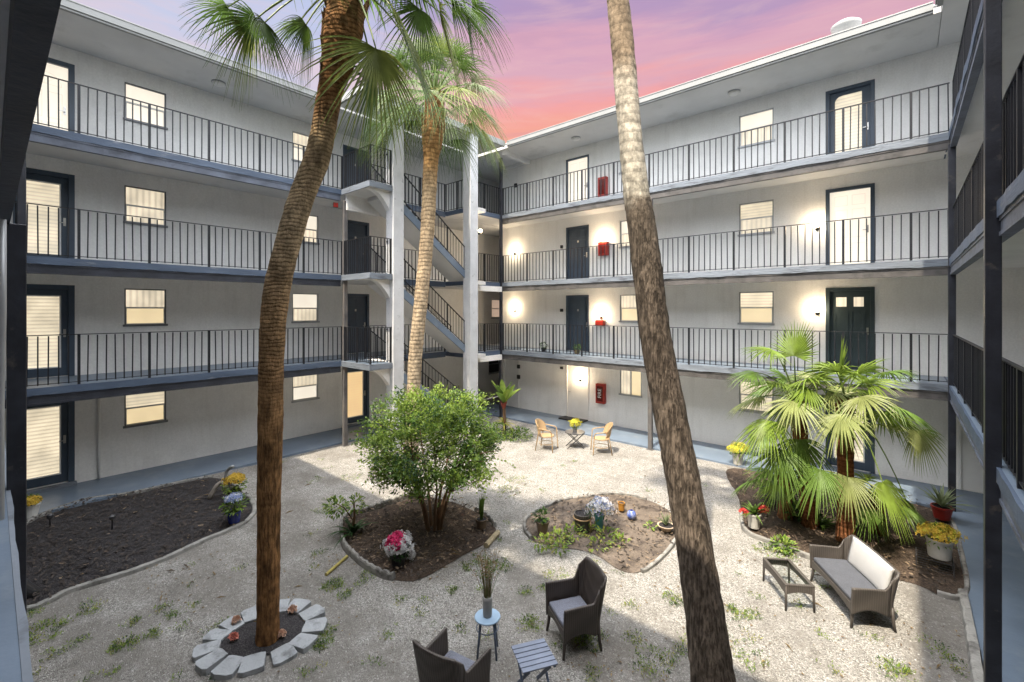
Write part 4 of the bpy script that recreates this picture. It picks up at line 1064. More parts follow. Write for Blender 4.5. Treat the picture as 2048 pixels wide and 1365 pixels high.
def frond(parent, c, az, el, plen, R, rng, mats, nseg=30, spread=2.0, droop=.45, fuse=.35, petw=.014, sag=.25, hub=None, bdir=None, cup=.1, start=.0, wgain=1.0, pet_m=None):
    """petiole from crown centre c plus fan blade, one mesh"""
    mb = MB(); h = Vector((cos(az)*cos(el), sin(az)*cos(el), sin(el)))
    pts = []
    for k in range(7):
        s = k/6; pts.append(c+h*(start+plen*s)+Vector((0,0,-sag*plen*s*s)))
    if hub is not None:
        pts = []
        mid = c.lerp(hub, .5)+Vector((0,0,.22*(hub-c).length)); 
        for k in range(7):
            s = k/6; pts.append(c*(1-s)**2+mid*2*s*(1-s)+hub*s*s)
    mb.cur = 1; mb.tube(pts, [petw*(1.5-.8*k/6) for k in range(7)], 5, caps=False)
    mb.cur = 0; d = (pts[-1]-pts[-2]).normalized() if bdir is None else bdir.normalized()
    hz = Vector((-d.y, d.x, 0))
    if hz.length < .1: hz = Vector((-sin(az), cos(az), 0))
    hz = (hz.normalized()+Vector((0,0,rng.uniform(-.35,.35)))).normalized()
    up = hz.cross(d).normalized()
    if up.z < 0 and abs(up.z) > .05: up = -up
    fan_leaf(mb, pts[-1], d, up, R, nseg, spread, droop, rng, fuse=fuse, cup=cup, wgain=wgain)
    return mb.build('frond', [mats, pet_m or M['petiole']], parent, loc='world', norm=False)
M['petiole'] = mat('green_petiole', (.14,.20,.05), .5, .2, 10)
M['petiole_b'] = mat('dry_petiole', (.22,.13,.06), .6, .3, 10)
M['sabal'] = mat('palm_frond_green', (.085,.145,.030), .42, .4, 5, trans=.4)
M['sabal_b'] = mat('yellow_green_frond', (.20,.24,.06), .45, .3, 5, trans=.4)
M['sabal_c'] = mat('grey_green_frond', (.19,.23,.12), .5, .25, 5, trans=.4)
M['dead'] = mat('dead_frond', (.24,.17,.09), .8, .3, 8, trans=.15)
M['fan_a'] = mat('bright_fan_leaf', (.20,.29,.045), .42, .3, 4, trans=.45)
M['fan_b'] = mat('deep_fan_leaf', (.125,.21,.04), .42, .3, 4, trans=.4)
M['fan_c'] = mat('pale_fan_leaf', (.29,.33,.12), .45, .2, 4, trans=.45)

litter()
# left palm
pa = thing('palm_tree', 'curving brown palm with rough top rising from the ring of flat stones', 'palm tree', gp(535,1285), 0, 'tall palms in the courtyard')
specA = [(535,1287,5.76,46),(536,1240,5.76,41),(537,1150,5.76,41),(538,1000,5.76,43),(541,850,5.74,45),(543,720,5.72,46),(551,600,5.70,48),(575,490,5.66,47),(602,400,5.64,47),(636,310,5.62,47),(652,230,5.60,46),(664,170,5.58,50),(676,120,5.56,64),(686,60,5.54,76),(692,0,5.52,64),(697,-50,5.5,46)]
bkA = bark_mat('left_palm_bark', [(0,(.25,.125,.05)),(2.5,(.29,.16,.07)),(4.2,(.31,.20,.105)),(5.2,(.42,.32,.20)),(6.3,(.42,.31,.18)),(6.8,(.27,.135,.055)),(8,(.28,.15,.065))], 21, .42, (2.4,3.6), .45, .42)
bkA2 = bark_mat('left_palm_leaf_base', [(0,(.20,.11,.05)),(7.2,(.22,.115,.05)),(9,(.34,.24,.12))], 20, .3, (0,1), .5, .5)
palm_trunk(pa, specA, bkA, 1, amp=.02, boots=70, boot_m=bkA2)
cA = pd(696,-35,5.5); rng = random.Random(11)
def upto(c, hx, hy, hd, bx, by, R, dr, nseg=36, m=None, par=None):
    dr *= 1.15; hub = pd(hx, hy, hd); bd = (pd(hx+bx*60, hy-by*60, hd)-hub).normalized()
    frond(par, c, 0, 0, 1, R, rng, m or rng.choice((M['sabal'], M['sabal'], M['sabal_b'])), nseg, 1.75, dr, hub=hub, bdir=bd, cup=.2, petw=.012, fuse=.3, wgain=1.15)
for a in ((512,38,5.2,-1,-.15,.66,.55),(498,50,5.35,-.35,-1,.62,.45),(530,45,5.0,.3,-1,.55,.5),(612,50,5.3,-.2,-1,.55,.4),(598,45,5.5,-.9,-.5,.5,.5),(752,98,5.2,.05,-1,1.05,.25),(748,150,5.7,-.25,-1,.85,.3),(800,60,5.8,.5,-1,1.0,.3),
          (905,10,5.4,.9,-.4,.66,.55),(880,25,5.0,.35,-1,.62,.4),(945,12,5.9,1,-.5,.60,.55),(840,20,6.2,-.1,-1,.75,.35),(925,-10,5.6,.2,-1,.62,.4),(780,10,5.3,.5,-.7,.8,.5),
          (640,-60,4.9,-.6,.5,.8,.5),(560,-80,5.6,-1,.3,.9,.5),(760,-90,5.2,.4,.8,.9,.5),(820,-60,6.0,.8,.2,.9,.5),(455,15,5.9,-1,-.2,.55,.5)):
    upto(cA, *a, par=pa)
for k in range(12):
    frond(pa, cA, k*2.399, radians(22+55*((k*5)%12)/12), rng.uniform(.8,1.1), rng.uniform(.75,.95), rng, M['sabal'], 30, 2.0, .5)

# middle palm
pb = thing('palm_tree', 'slender tan palm with a full crown standing before the stair tower', 'palm tree', pd(823,912,13.0), 0, 'tall palms in the courtyard')
specB = [(823,915,13.0,32),(824,880,13.0,26),(826,800,13.0,26),(832,700,13.0,27),(842,600,13.0,27),(852,500,13.0,27),(858,400,13.0,28),(862,320,13.0,30),(865,275,13.0,42),(868,240,13.0,44),(870,205,13.0,32),(871,180,13.0,18)]
bkB = bark_mat('middle_palm_bark', [(0,(.42,.35,.26)),(5,(.42,.32,.21)),(7.6,(.40,.29,.17)),(8.4,(.38,.22,.09)),(9.8,(.28,.14,.055))], 9, .4, (0,1), .4, .35)
palm_trunk(pb, specB, bkB, 2, ring=.055, amp=.03, n=20, boots=46)
cB = pd(870,192,13.0); rng = random.Random(5)
for k in range(56):
    el = radians(88-112*(k+.5)/56)+rng.uniform(-.1,.1); az = k*2.399+.4
    frond(pb, cB, az, el, rng.uniform(1.0,1.5), rng.uniform(.95,1.25), rng, rng.choice((M['sabal'], M['sabal'], M['sabal'], M['sabal_c'], M['sabal_b'])), 32, 1.7, .58, sag=.35 if el < .5 else .12, petw=.016, fuse=.26, wgain=.85)

# right palm, leaning, its crown above the picture
pc = thing('palm_tree', 'thick leaning palm trunk on the right, dark below and pale above', 'palm tree', pd(1432,1420,4.78), 0, 'tall palms in the courtyard')
specC = [(1432,1421,4.78,92),(1422,1330,4.83,82),(1405,1200,4.92,74),(1383,1060,5.02,68),(1360,930,5.12,65),(1335,800,5.22,62),(1312,680,5.32,60),(1298,570,5.42,58),(1284,460,5.52,55),(1273,385,5.6,50),(1262,290,5.68,46),(1254,200,5.78,45),(1246,100,5.88,44),(1236,0,6.0,43),(1222,-140,6.12,40),(1205,-300,6.3,46),(1195,-390,6.4,40)]
bkC = bark_mat('right_palm_bark', [(0,(.22,.18,.145)),(2.4,(.18,.145,.115)),(3.6,(.125,.10,.08)),(5.52,(.13,.105,.08)),(5.70,(.44,.41,.34)),(7.0,(.40,.36,.29)),(7.5,(.22,.165,.11)),(9,(.22,.165,.11))], 8, .18, (5,6), .5, .36)
palm_trunk(pc, specC, bkC, 3, ring=.05, amp=.02, n=28)
cC = pd(1194,-400,6.4); rng = random.Random(6)
for k in range(20):
    frond(pc, cC, k*2.399, radians(5+70*((k*7)%20)/20), rng.uniform(.8,1.1), rng.uniform(.7,.9), rng, M['sabal'], 24, 1.9, .45)

# fan palm clump on the right
bkD = bark_mat('fan_palm_bark', [(0,(.26,.11,.05)),(1.5,(.24,.09,.04)),(4,(.22,.11,.05))], 12, .4, (0,.5), .5, .4)
def fan_palm(base, top, w, label, leaves, seed, R=(.55,.75), pl=(.55,.9), specials=(), els=(-35,80)):
    bx, by = base; b = gp(bx, by); d0 = F*CAMZ/(by-CY)
    t = thing('fan_palm', label, 'palm tree', b, 0, 'fan palms in the right-hand bed')
    tx, ty, td = top
    palm_trunk(t, [(bx,by+4,d0,w*1.25),(bx+(tx-bx)*.3,by+(ty-by)*.3,d0+(td-d0)*.3,w),(bx+(tx-bx)*.65,by+(ty-by)*.65,d0+(td-d0)*.65,w),(tx,ty,td,w*1.15)], bkD, seed, amp=.05, boots=34)
    c = pd(tx, ty, td); rng = random.Random(seed)
    for (hx, hy, hd, dx, dy, R_, dr, m_, sp) in specials:
        hub = pd(hx, hy, hd); bd = pd(hx+dx*60, hy-dy*60, hd+sp)-hub
        frond(t, c, 0, 0, 1, R_, rng, M[m_], 34, 1.75, dr, fuse=.5, hub=hub, bdir=bd, cup=.12, petw=.012)
    for k in range(leaves):
        el = radians(els[1]-(els[1]-els[0])*(k+.5)/leaves)+rng.uniform(-.12,.12); az = k*2.399+seed
        frond(t, c, az, el, rng.uniform(*pl), rng.uniform(*R), rng, rng.choice((M['fan_a'], M['fan_b'], M['fan_b'], M['fan_a'], M['fan_c'])), 34, 1.8, .45 if el > 0 else .6, fuse=.5, sag=.35, petw=.012)
    return t
fan_palm((1692,1087), (1690,800,8.25), 28, 'tall fan palm with reddish trunk behind the wicker sofa', 13, 31, R=(.58,.76), els=(-6,80),
    specials=((1680,755,7.9,.05,1,.74,.03,'fan_a',.02),(1838,862,8.1,.2,-1,.62,.35,'fan_c',-.1),(1770,745,8.4,1,.25,.62,.5,'fan_b',.1),(1695,955,7.5,-.15,-1,.62,.25,'fan_c',-.1),(1765,965,7.6,.55,-.9,.72,.35,'fan_a',-.2),(1640,940,7.7,-.5,-1,.62,.4,'fan_b',-.1),(1760,850,8.6,1,.1,.6,.4,'fan_c',.1),(1812,1000,8.0,.4,-1,.35,.5,'fan_b',0)))
fan_palm((1622,1057), (1592,800,8.75), 26, 'leafy fan palm left of the reddish-trunked one', 12, 47, R=(.58,.76), els=(-8,80),
    specials=((1588,712,8.4,.15,1,.72,.05,'fan_a',.02),(1545,700,8.5,-1,.15,.62,.35,'fan_a',-.05),(1510,745,8.6,-1,-.1,.55,.4,'fan_b',-.05),(1525,860,8.4,-.7,-.8,.52,.3,'fan_b',0),(1560,900,8.2,-.2,-1,.7,.35,'fan_b',-.1),(1600,880,8.2,.1,-1,.7,.4,'fan_b',-.1)))
fan_palm((1570,1040), (1572,960,9.1), 24, 'low young fan palm at the left end of the clump', 9, 53, R=(.4,.6), pl=(.3,.6), els=(0,75))
fan_palm((1755,1070), (1757,1000,8.3), 24, 'low young fan palm between the red trunk and the walkway', 8, 59, R=(.35,.5), pl=(.25,.5), els=(-5,70))

# ------------------------------------------------------------------ central shrub
def shrub():
    base = gp(868,1066); rng = random.Random(77)
    t = thing('shrub', 'dense green leafy shrub on several stems in the middle bed', 'shrub', base)
    c = base+Vector((-.05,.05,1.62)); tips = []
    for k in range(9):
        a = k*2*pi/9+rng.uniform(-.2,.2); r0 = .10
        p0 = base+Vector((cos(a)*r0, sin(a)*r0, -.02)); p1 = base+Vector((cos(a)*(.16+.1*rng.random()), sin(a)*(.16+.1*rng.random()), .55)); p2 = base+Vector((cos(a)*.42, sin(a)*.42, 1.05)); p3 = base+Vector((cos(a)*rng.uniform(.5,.95), sin(a)*rng.uniform(.5,.95), rng.uniform(1.5,2.2)))
        mb = MB(); pts = smooth_open([p0,p1,p2,p3], 4); mb.tube(pts, [.034*(1-.75*i/(len(pts)-1)) for i in range(len(pts))], 7)
        for _ in range(4):
            q = pts[rng.randint(6, len(pts)-2)]; e = q+Vector((cos(a)+rng.uniform(-.8,.8), sin(a)+rng.uniform(-.8,.8), rng.uniform(.2,.9)))*rng.uniform(.25,.5)
            mb.tube([q, q.lerp(e,.5)+Vector((0,0,.03)), e], [.011,.008,.004], 5)
        mb.build('stem', M['bark'], t, loc='world')
    fb = MB(); n = 0
    for i in range(700):
        v = Vector((rng.gauss(0,1), rng.gauss(0,1), rng.gauss(0,1))).normalized(); r = rng.uniform(.35,1)**.5
        lump = 1+.5*noise.noise(v*1.9+Vector((5,2,8)))
        z = v.z*r*lump; p = c+Vector((v.x*r*lump*1.36, v.y*r*lump*1.30, z*1.02 if z > 0 else z*.95))
        if z < -.66 or (z < -.25 and hypot(v.x, v.y)*r < .45): continue
        fb.cur = rng.choice((0,0,1,1,1,2)); cl = rng.uniform(.09,.19)
        out = (p-c).normalized()
        for _ in range(rng.randint(24,44)):
            q = p+Vector((rng.gauss(0,1), rng.gauss(0,1), rng.gauss(0,.75)))*cl*.62
            d = (out*.6+Vector((rng.uniform(-1,1), rng.uniform(-1,1), rng.uniform(-.6,.8)))).normalized(); nn = (Vector((rng.uniform(-.6,.6), rng.uniform(-.6,.6), 1))).normalized()
            fb.leaf(q, d, (nn-d*nn.dot(d)).normalized(), rng.uniform(.045,.085), rng.uniform(.026,.045))
    # sprays reaching beyond the crown
    for i in range(46):
        v = Vector((rng.gauss(0,1), rng.gauss(0,1), rng.uniform(-.5,.9))).normalized(); p = c+Vector((v.x*1.30, v.y*1.25, v.z*.95)); d = (v+Vector((0,0,.15))).normalized(); fb.cur = rng.choice((0,1,1))
        L_ = rng.uniform(.15,.38)
        for k in range(16):
            q = p+d*L_*k/16+Vector((0,0,-.12*(k/16)**2)); a = rng.uniform(0,6.28); e = (d*.5+Vector((cos(a),sin(a),rng.uniform(-.2,.6)))).normalized(); fb.leaf(q, e, e.orthogonal().normalized(), rng.uniform(.045,.075), .03)
    fb.build('foliage', [M['leaf_a'], M['leaf_b'], M['leaf_c']], t, loc='world', norm=False)
shrub()
# ------------------------------------------------------------------ furniture
M['wicker'] = wicker_mat('dark_brown_wicker', (.055, .045, .040))
M['wicker_grey'] = wicker_mat('grey_brown_wicker', (.062, .054, .048))
M['rattan'] = wicker_mat('tan_rattan', (.36, .25, .14), 90)
M['cane'] = mat('bamboo_cane', (.33, .22, .11), .45, .3, 12)
M['cushion_blue'] = mat('speckled_grey_blue_fabric', (.16, .17, .21), .9, .1, 6, .3, 200, fine=.5, fscale=160)
M['cushion_dark'] = mat('dark_grey_fabric', (.075, .08, .095), .9, .1, 6, .3, 200, fine=.3, fscale=160)
M['cushion_pale'] = mat('pale_grey_fabric', (.42, .42, .42), .9, .06, 3, .2, 120)
M['blue_slats'] = mat('grey_blue_table_paint', (.17, .20, .27), .4, .15, 6)
M['sky_blue'] = mat('pale_blue_stool_paint', (.28, .40, .54), .4, .08, 6)
M['slate_leg'] = mat('slate_blue_leg_paint', (.10, .13, .19), .45, .15, 8)
M['dark_metal'] = mat('dark_grey_metal', (.05, .05, .055), .4, .2, 8)

def barrel_chair(name, label, loc, rz, W, D, arm_h, back_h, skin, seat_m, group=None, cat='armchair', pad=None, corner=.085):
    t = thing(name, label, cat, (loc[0], loc[1], gz(loc[0], loc[1])), rz, group)
    hw, hd = W/2, D/2
    # plan of the shell: up one arm, round the back, down the other arm
    def plan(u):
        segs = [((-hw-.015, hd), (-hw, -hd+corner)), ((hw, -hd+corner), (hw+.015, hd))]
        La, Lc, Lb = D-corner, corner*pi/2, W-2*corner; T_ = 2*La+2*Lc+Lb; s = u*T_
        if s < La: f = s/La; return (-hw-.02*(1-f), hd-f*La)
        s -= La
        if s < Lc: a = s/Lc*pi/2; return (-hw+corner-corner*cos(a), -hd+corner-corner*sin(a))
        s -= Lc
        if s < Lb: return (-hw+corner+s, -hd-.02*sin(pi*s/Lb))
        s -= Lb
        if s < Lc: a = s/Lc*pi/2; return (hw-corner+corner*sin(a), -hd+corner-corner*cos(a))
        s -= Lc; f = s/La; return (hw+.02*f, -hd+corner+f*La)
    La, Lc, Lb = D-corner, corner*pi/2, W-2*corner; T_ = 2*La+2*Lc+Lb
    ua, ub = (La+Lc*.15)/T_, (La+Lc*1.85+Lb)/T_
    def rim(u):
        e = min(u, 1-u); q = (e*T_-(La-.05))/(Lc*.55+.05); q = max(0, min(1, q)); q = q*q*(3-2*q)
        return arm_h+.02*(e*T_/La if e*T_ < La else 1)*0+(back_h-arm_h)*q
    def low(u):
        e = min(u, 1-u)*T_; f = min(1, e/La); mid = (abs(u-.5) < (Lb/2+Lc)/T_)
        return .20+(.07*sin(pi*f) if not mid else .05*max(0, cos((u-.5)*pi*T_/(Lb+2*Lc))))
    def shell(u0, u1, nm):
        n = max(8, int((u1-u0)*60)); mb = MB()
        def fn(a, b):
            u = u0+(u1-u0)*a; x, y = plan(u); z0, z1 = low(u), rim(u); z = z0+(z1-z0)*b
            lean = max(0, z-.38)*(.16 if ua < u < ub else .05); k = 1 if ua < u < ub else 0
            cx_, cy_ = x, y
            y2 = y-lean*(1 if abs(u-.5) < .5 and y < 0 else 0); x2 = x+(.07*max(0, z-.3)*(1 if x > 0 else -1)*min(1, abs(x)/hw))
            return (x2, y2, z)
        mb.grid(fn, n, 14); return mb.build(nm, M[skin], t, smooth=True, solid=.028)
    shell(0, ua, 'armrest'); shell(ub, 1, 'armrest'); bo = shell(ua, ub, 'backrest')
    s = MB(); s.box((-hw+.02,-hd+.03,.30),(hw-.02,hd-.02,.345)); so = s.build('seat_frame', M[skin], t, bevel=.01)
    ap = MB(); ap.grid(lambda u, v: (-hw+.02+(2*hw-.04)*u, hd-.018, (.22+.06*sin(pi*u))*(1-v)+.335*v), 12, 3); ap.build('apron', M[skin], so, solid=.02)
    c = MB(); c.box((-hw+.03,-hd+.05,.347),(hw-.03,hd-.015,.405)); c.build('seat_cushion', M[seat_m], t, bevel=.022, smooth=False)
    for sx in (-1, 1):
        for sy in (-1, 1):
            x, y = sx*(hw-.02), sy*(hd-.035); l = MB(); l.tube([(x,y,.32),(x+sx*.012,y+sy*.012,.12),(x+sx*.025,y+sy*.03,0)], [.024,.020,.016], 8); l.build('leg', M[skin], t, smooth=True)
    if pad:
        p = MB(); p.grid(lambda u, v: (-hw+.10+(2*hw-.20)*u, -hd+.055-.22*max(0, v*(back_h-.40))-.02*sin(pi*u)+.035*sin(pi*v)**.5*sin(pi*u)**.3, .40+(back_h-.395)*v), 16, 10)
        p.build('back_cushion', M[pad], t, smooth=True, solid=.05)
    return t
barrel_chair('wicker_armchair', 'dark wicker armchair with a speckled seat turned towards the slatted table', (-3.20, 4.885), radians(148.5), .52, .52, .61, .88, 'wicker', 'cushion_blue', 'dark wicker armchairs')
barrel_chair('wicker_armchair', 'dark wicker armchair seen from behind at the bottom of the picture', (-3.60, 3.20), radians(10), .52, .52, .61, .84, 'wicker', 'cushion_blue', 'dark wicker armchairs')
barrel_chair('wicker_sofa', 'grey wicker two-seat sofa with a pale back cushion by the fan palms', (-.60, 8.10), radians(122), 1.06, .54, .56, .78, 'wicker_grey', 'cushion_dark', None, 'sofa', 'cushion_pale', .10)

def coffee_table():
    t = thing('coffee_table', 'low wicker table with a glass top in front of the sofa', 'coffee table', (-1.31, 7.715, gz(-1.31, 7.7)), atan2(-.54, .38))
    L_, W = .36, .20; z = .37
    fr = MB(); fr.box((-L_,-W,z-.02),(L_,-W+.045,z)); fr.box((-L_,W-.045,z-.02),(L_,W,z)); fr.box((-L_,-W+.045,z-.02),(-L_+.045,W-.045,z)); fr.box((L_-.045,-W+.045,z-.02),(L_,W-.045,z)); fo = fr.build('table_frame', M['wicker_grey'], t, bevel=.005)
    for a, b, fx in (((-L_+.01,-W+.01),(L_-.01,-W+.01),0),((-L_+.01,W-.01),(L_-.01,W-.01),0),((-L_+.01,-W+.012),(-L_+.01,W-.012),1),((L_-.01,-W+.012),(L_-.01,W-.012),1)):
        ap = MB(); ap.grid(lambda u, v: (a[0]+(b[0]-a[0])*u, a[1]+(b[1]-a[1])*u, (z-.135+.035*sin(pi*u))*(1-v)+(z-.021)*v), 12, 3); ap.build('apron', M['wicker_grey'], fo, solid=.016)
    g = MB(); g.quad((-L_+.03,-W+.03,z-.010),(L_-.03,-W+.03,z-.010),(L_-.03,W-.03,z-.010),(-L_+.03,W-.03,z-.010)); g.build('glass_top', glass_mat(), t)
    for sx in (-1, 1):
        for sy in (-1, 1): l = MB(); l.tube([(sx*(L_-.02),sy*(W-.02),z-.02),(sx*(L_-.012),sy*(W-.012),0)], [.02,.014], 8); l.build('leg', M['wicker_grey'], t, smooth=True)
def glass_mat():
    m = bpy.data.materials.new('table_glass'); m.use_nodes = True; nt = m.node_tree; nt.nodes.clear(); N = nt.nodes.new; L = nt.links.new
    out = N('ShaderNodeOutputMaterial'); a = N('ShaderNodeBsdfTransparent'); a.inputs[0].default_value = (.86,.90,.90,1); b = N('ShaderNodeBsdfGlossy'); b.inputs['Roughness'].default_value = .08; f = N('ShaderNodeLayerWeight'); f.inputs[0].default_value = .12
    mx = N('ShaderNodeMixShader'); mx.inputs[0].default_value = .07; L(a.outputs[0], mx.inputs[1]); L(b.outputs[0], mx.inputs[2]); L(mx.outputs[0], out.inputs[0]); return m
coffee_table()

def slat_table():
    Z = .45; q = [gp(1020,1293,Z), gp(1093,1273,Z), gp(1118,1325,Z), gp(1040,1343,Z)]
    c = sum(q, Vector())/4; ex = ((q[1]-q[0])+(q[2]-q[3])); ang = atan2(ex.y, ex.x); w, d = .40, .41
    t = thing('folding_table', 'small grey-blue slatted folding table between the two dark armchairs', 'side table', (c.x, c.y, gz(c.x, c.y)), ang)
    n = 6; sw = d/n
    for k in range(n):
        y = -d/2+sw*(k+.5); s = MB(); s.box((-w/2,y-sw/2+.005,Z-.016),(w/2,y+sw/2-.005,Z)); s.build('slat', M['blue_slats'], t, bevel=.004)
    for x in (-w/2+.03, w/2-.03):
        s = MB(); s.box((x-.012,-d/2+.02,Z-.045),(x+.012,d/2-.02,Z-.017)); s.build('batten', M['slate_leg'], t)
    for sx, off in ((-1, 0), (1, .0)):
        for e in (-1, 1):
            x = sx*(w/2-.055-(.026 if e > 0 else 0)); l = MB(); l.bar((x,-e*(d/2-.03),Z-.03),(x,e*(d/2-.01),.012),.02,.032); l.build('leg', M['slate_leg'], t, bevel=.003)
    s = MB(); s.bar((-w/2+.06,-d/2+.06,.10),(w/2-.06,-d/2+.06,.10),.022,.03); s.build('stretcher', M['slate_leg'], t)
slat_table()

def stool():
    Z = .46; c = gp(975,1232,Z)
    t = thing('round_stool', 'pale blue round stool carrying a tall grey vase', 'stool', (c.x, c.y, gz(c.x, c.y)))
    s = MB(); s.lathe([(.145,Z-.022),(.158,Z-.018),(.160,Z-.006),(.152,Z)], 36); s.build('seat', M['sky_blue'], t, smooth=False, bevel=.003)
    a0 = YAW+.78
    for k in range(4):
        a = a0+k*pi/2; l = MB(); l.tube([(cos(a)*.115,sin(a)*.115,Z-.02),(cos(a)*.165,sin(a)*.165,0)], [.014,.013], 8); l.build('leg', M['slate_leg'], t, smooth=True)
    r = MB(); r.tube([(cos(a0+k*pi/12)*.135,sin(a0+k*pi/12)*.135,Z-.14) for k in range(25)], .007, 6); r.build('stretcher', M['slate_leg'], t, smooth=True)
    v = thing('vase', 'tall grey vase of dry stems standing on the pale blue stool', 'vase', (c.x, c.y, gz(c.x, c.y)+Z+.001))
    b = MB(); b.lathe([(.052,0),(.056,.02),(.060,.20),(.064,.245),(.056,.246),(.050,.22)], 24); b.build('body', mat('grey_ceramic', (.34,.34,.33), .5, .08, 9), v, smooth=True)
    rng = random.Random(9); st = MB()
    for k in range(46):
        a = rng.uniform(0, 6.28); q = rng.uniform(.05,.30)*rng.random()**.5; h = rng.uniform(.3,.62); st.cur = rng.choice((0,0,0,1))
        p0 = Vector((cos(a)*.025, sin(a)*.025, .2)); p2 = Vector((cos(a)*q, sin(a)*q, .22+h)); p1 = p0.lerp(p2,.5)+Vector((0,0,.06)); st.tube([p0,p1,p2], [.003,.0025,.0012], 4, caps=False)
        for _ in range(5):
            p = p1.lerp(p2, rng.random()); b_ = rng.uniform(0,6.28); d = Vector((cos(b_),sin(b_),rng.uniform(-.2,.8))).normalized(); st.leaf(p, d, d.orthogonal(), rng.uniform(.02,.05), .012)
    st.build('dry_stems', [M['straw'], M['leaf_a']], v, norm=False)
stool()

def rattan_chair(label, loc, rz):
    t = thing('rattan_chair', label, 'chair', (loc[0], loc[1], gz(loc[0], loc[1])), rz, 'tan rattan chairs')
    s = MB(); s.lathe([(.10,.40),(.22,.405),(.245,.42),(.245,.435),(.20,.445)], 24, sq=(1,.95)); s.build('seat', M['rattan'], t, smooth=True)
    def fn(u, v):
        a = (u-.5)*2.3; R = .30; top = .88-.16*abs(2*u-1)**2.2; z = .50+(top-.50)*v
        return (R*sin(a)*(1+.06*v), -R*cos(a)*.95+.04-.08*v, z)
    b = MB(); b.grid(fn, 18, 8); bo = b.build('backrest', M['rattan'], t, smooth=True, solid=.02)
    r = MB(); r.tube([Vector(fn(k/24,1)) for k in range(25)], .014, 7); r.build('rim', M['cane'], bo, smooth=True)
    for sx in (-1, 1):
        a = MB(); e = Vector(fn(0 if sx < 0 else 1, .85)); a.tube(smooth_open([e, Vector((sx*.30,.05,.66)), Vector((sx*.28,.22,.62)), Vector((sx*.255,.25,.42)), Vector((sx*.27,.28,0))], 5), .015, 7); a.build('armrest', M['cane'], t, smooth=True)
        l = MB(); l.tube([Vector(fn(.12 if sx < 0 else .88, .3)), (sx*.22,-.20,.42), (sx*.26,-.27,0)], .015, 7); l.build('leg', M['cane'], t, smooth=True)
    h = MB(); h.tube([(cos(k*pi/12)*.235, sin(k*pi/12)*.225, .20) for k in range(25)], .008, 6); h.build('stretcher', M['cane'], t, smooth=True)
rattan_chair('tan rattan chair left of the folding table, facing right', gp(1093,899), radians(-72))
rattan_chair('tan rattan chair right of the folding table, with its rounded back to the right', gp(1203,906), radians(128))
def cross_table():
    c = gp(1150,895); t = thing('cross_legged_table', 'small round metal table with crossed legs between the tan rattan chairs', 'side table', (c.x, c.y, gz(c.x, c.y)), YAW)
    s = MB(); s.lathe([(.30,.46),(.31,.465),(.31,.48),(.30,.484)], 28); s.build('table_top', M['dark_metal'], t)
    for y in (-.16, .16):
        for e in (-1, 1): l = MB(); l.bar((-e*.24,y+e*.012,.46),(e*.26,y+e*.012,0),.022,.022); l.build('leg', M['dark_metal'], t)
    return c
ct = cross_table()

# ------------------------------------------------------------------ pots and plants
def pm(n, c, r=.45): return mat(n, c, r, .15, 6, .1, 20)
POT = dict(white=pm('white_pot_glaze',(.60,.60,.58)), grey=pm('grey_pot',(.30,.30,.30),.6), red=pm('dark_red_pot_glaze',(.26,.022,.016),.3), blue=pm('cobalt_pot_glaze',(.015,.025,.14),.2), brown=pm('brown_pot',(.12,.085,.055),.5),
    teal=pm('teal_pot_glaze',(.07,.25,.27),.35), amber=pm('amber_pot_glaze',(.36,.17,.03),.3), beige=pm('beige_bowl_clay',(.46,.36,.26),.7), black=pm('black_pot',(.02,.02,.022),.5), tan=pm('tan_pot',(.30,.26,.20),.6), ltgrey=pm('light_grey_pot',(.46,.45,.42),.55))
FL = dict(coral=mat('coral_petal',(.60,.22,.17),.6,.2,30,trans=.2), yellow=mat('yellow_petal',(.55,.38,.05),.6,.25,30,trans=.2), white=mat('white_petal',(.66,.66,.68),.6,.1,30,trans=.2), pink=mat('deep_pink_petal',(.62,.04,.16),.6,.2,30,trans=.2), red=mat('coral_red_petal',(.50,.05,.04),.6,.25,30,trans=.2),
    blue=mat('pale_blue_petal',(.26,.32,.52),.6,.2,30,trans=.2), lime=mat('lime_yellow_petal',(.55,.52,.06),.6,.2,30,trans=.2), peach=mat('peach_petal',(.58,.38,.28),.6,.2,30,trans=.2))
SOIL = M['mulch_dark']
def ball(mb, c, R, n, rng, size, flat=.8, low=-.3, mats=(0,)):
    for k in range(n):
        v = Vector((rng.gauss(0,1), rng.gauss(0,1), rng.gauss(0,1))).normalized()
        if v.z < low: v.z = abs(v.z)
        r = R*rng.uniform(.70,1.02)*(.92+.45*noise.noise(v*2.1+c*7)); p = c+Vector((v.x*r, v.y*r, v.z*r*flat)); mb.cur = rng.choice(mats); s = v.orthogonal().normalized(); q = v.cross(s); a = rng.uniform(0,6.28)
        for j in range(3):
            b = a+j*2.094; d = (s*cos(b)+q*sin(b)+v*.35).normalized(); mb.leaf(p, d, v, size*rng.uniform(.7,1.2), size*.7)
def spikes(mb, c, n, L_, W, rng, spread=.8, droop=.5, up=.6):
    for k in range(n):
        a = k*2.399+rng.uniform(-.2,.2); e = up+(1-up)*rng.random(); l = L_*rng.uniform(.7,1.1); h = Vector((cos(a)*spread*(1.2-e), sin(a)*spread*(1.2-e), e)).normalized(); s = Vector((-sin(a), cos(a), 0)); rows = []
        for i in range(6):
            u = i/5; p = c+h*l*u+Vector((cos(a)*.2,sin(a)*.2,-1))*droop*l*u*u*.5; w = W*(.6+.4*sin(pi*min(1,u*1.4)))*(1-u**3); rows.append((mb.pt(p-s*w/2+h*0), mb.pt(p-Vector((0,0,w*.2))), mb.pt(p+s*w/2)))
        for r, q in zip(rows, rows[1:]): mb.face((r[0],r[1],q[1],q[0])); mb.face((r[1],r[2],q[2],q[1]))
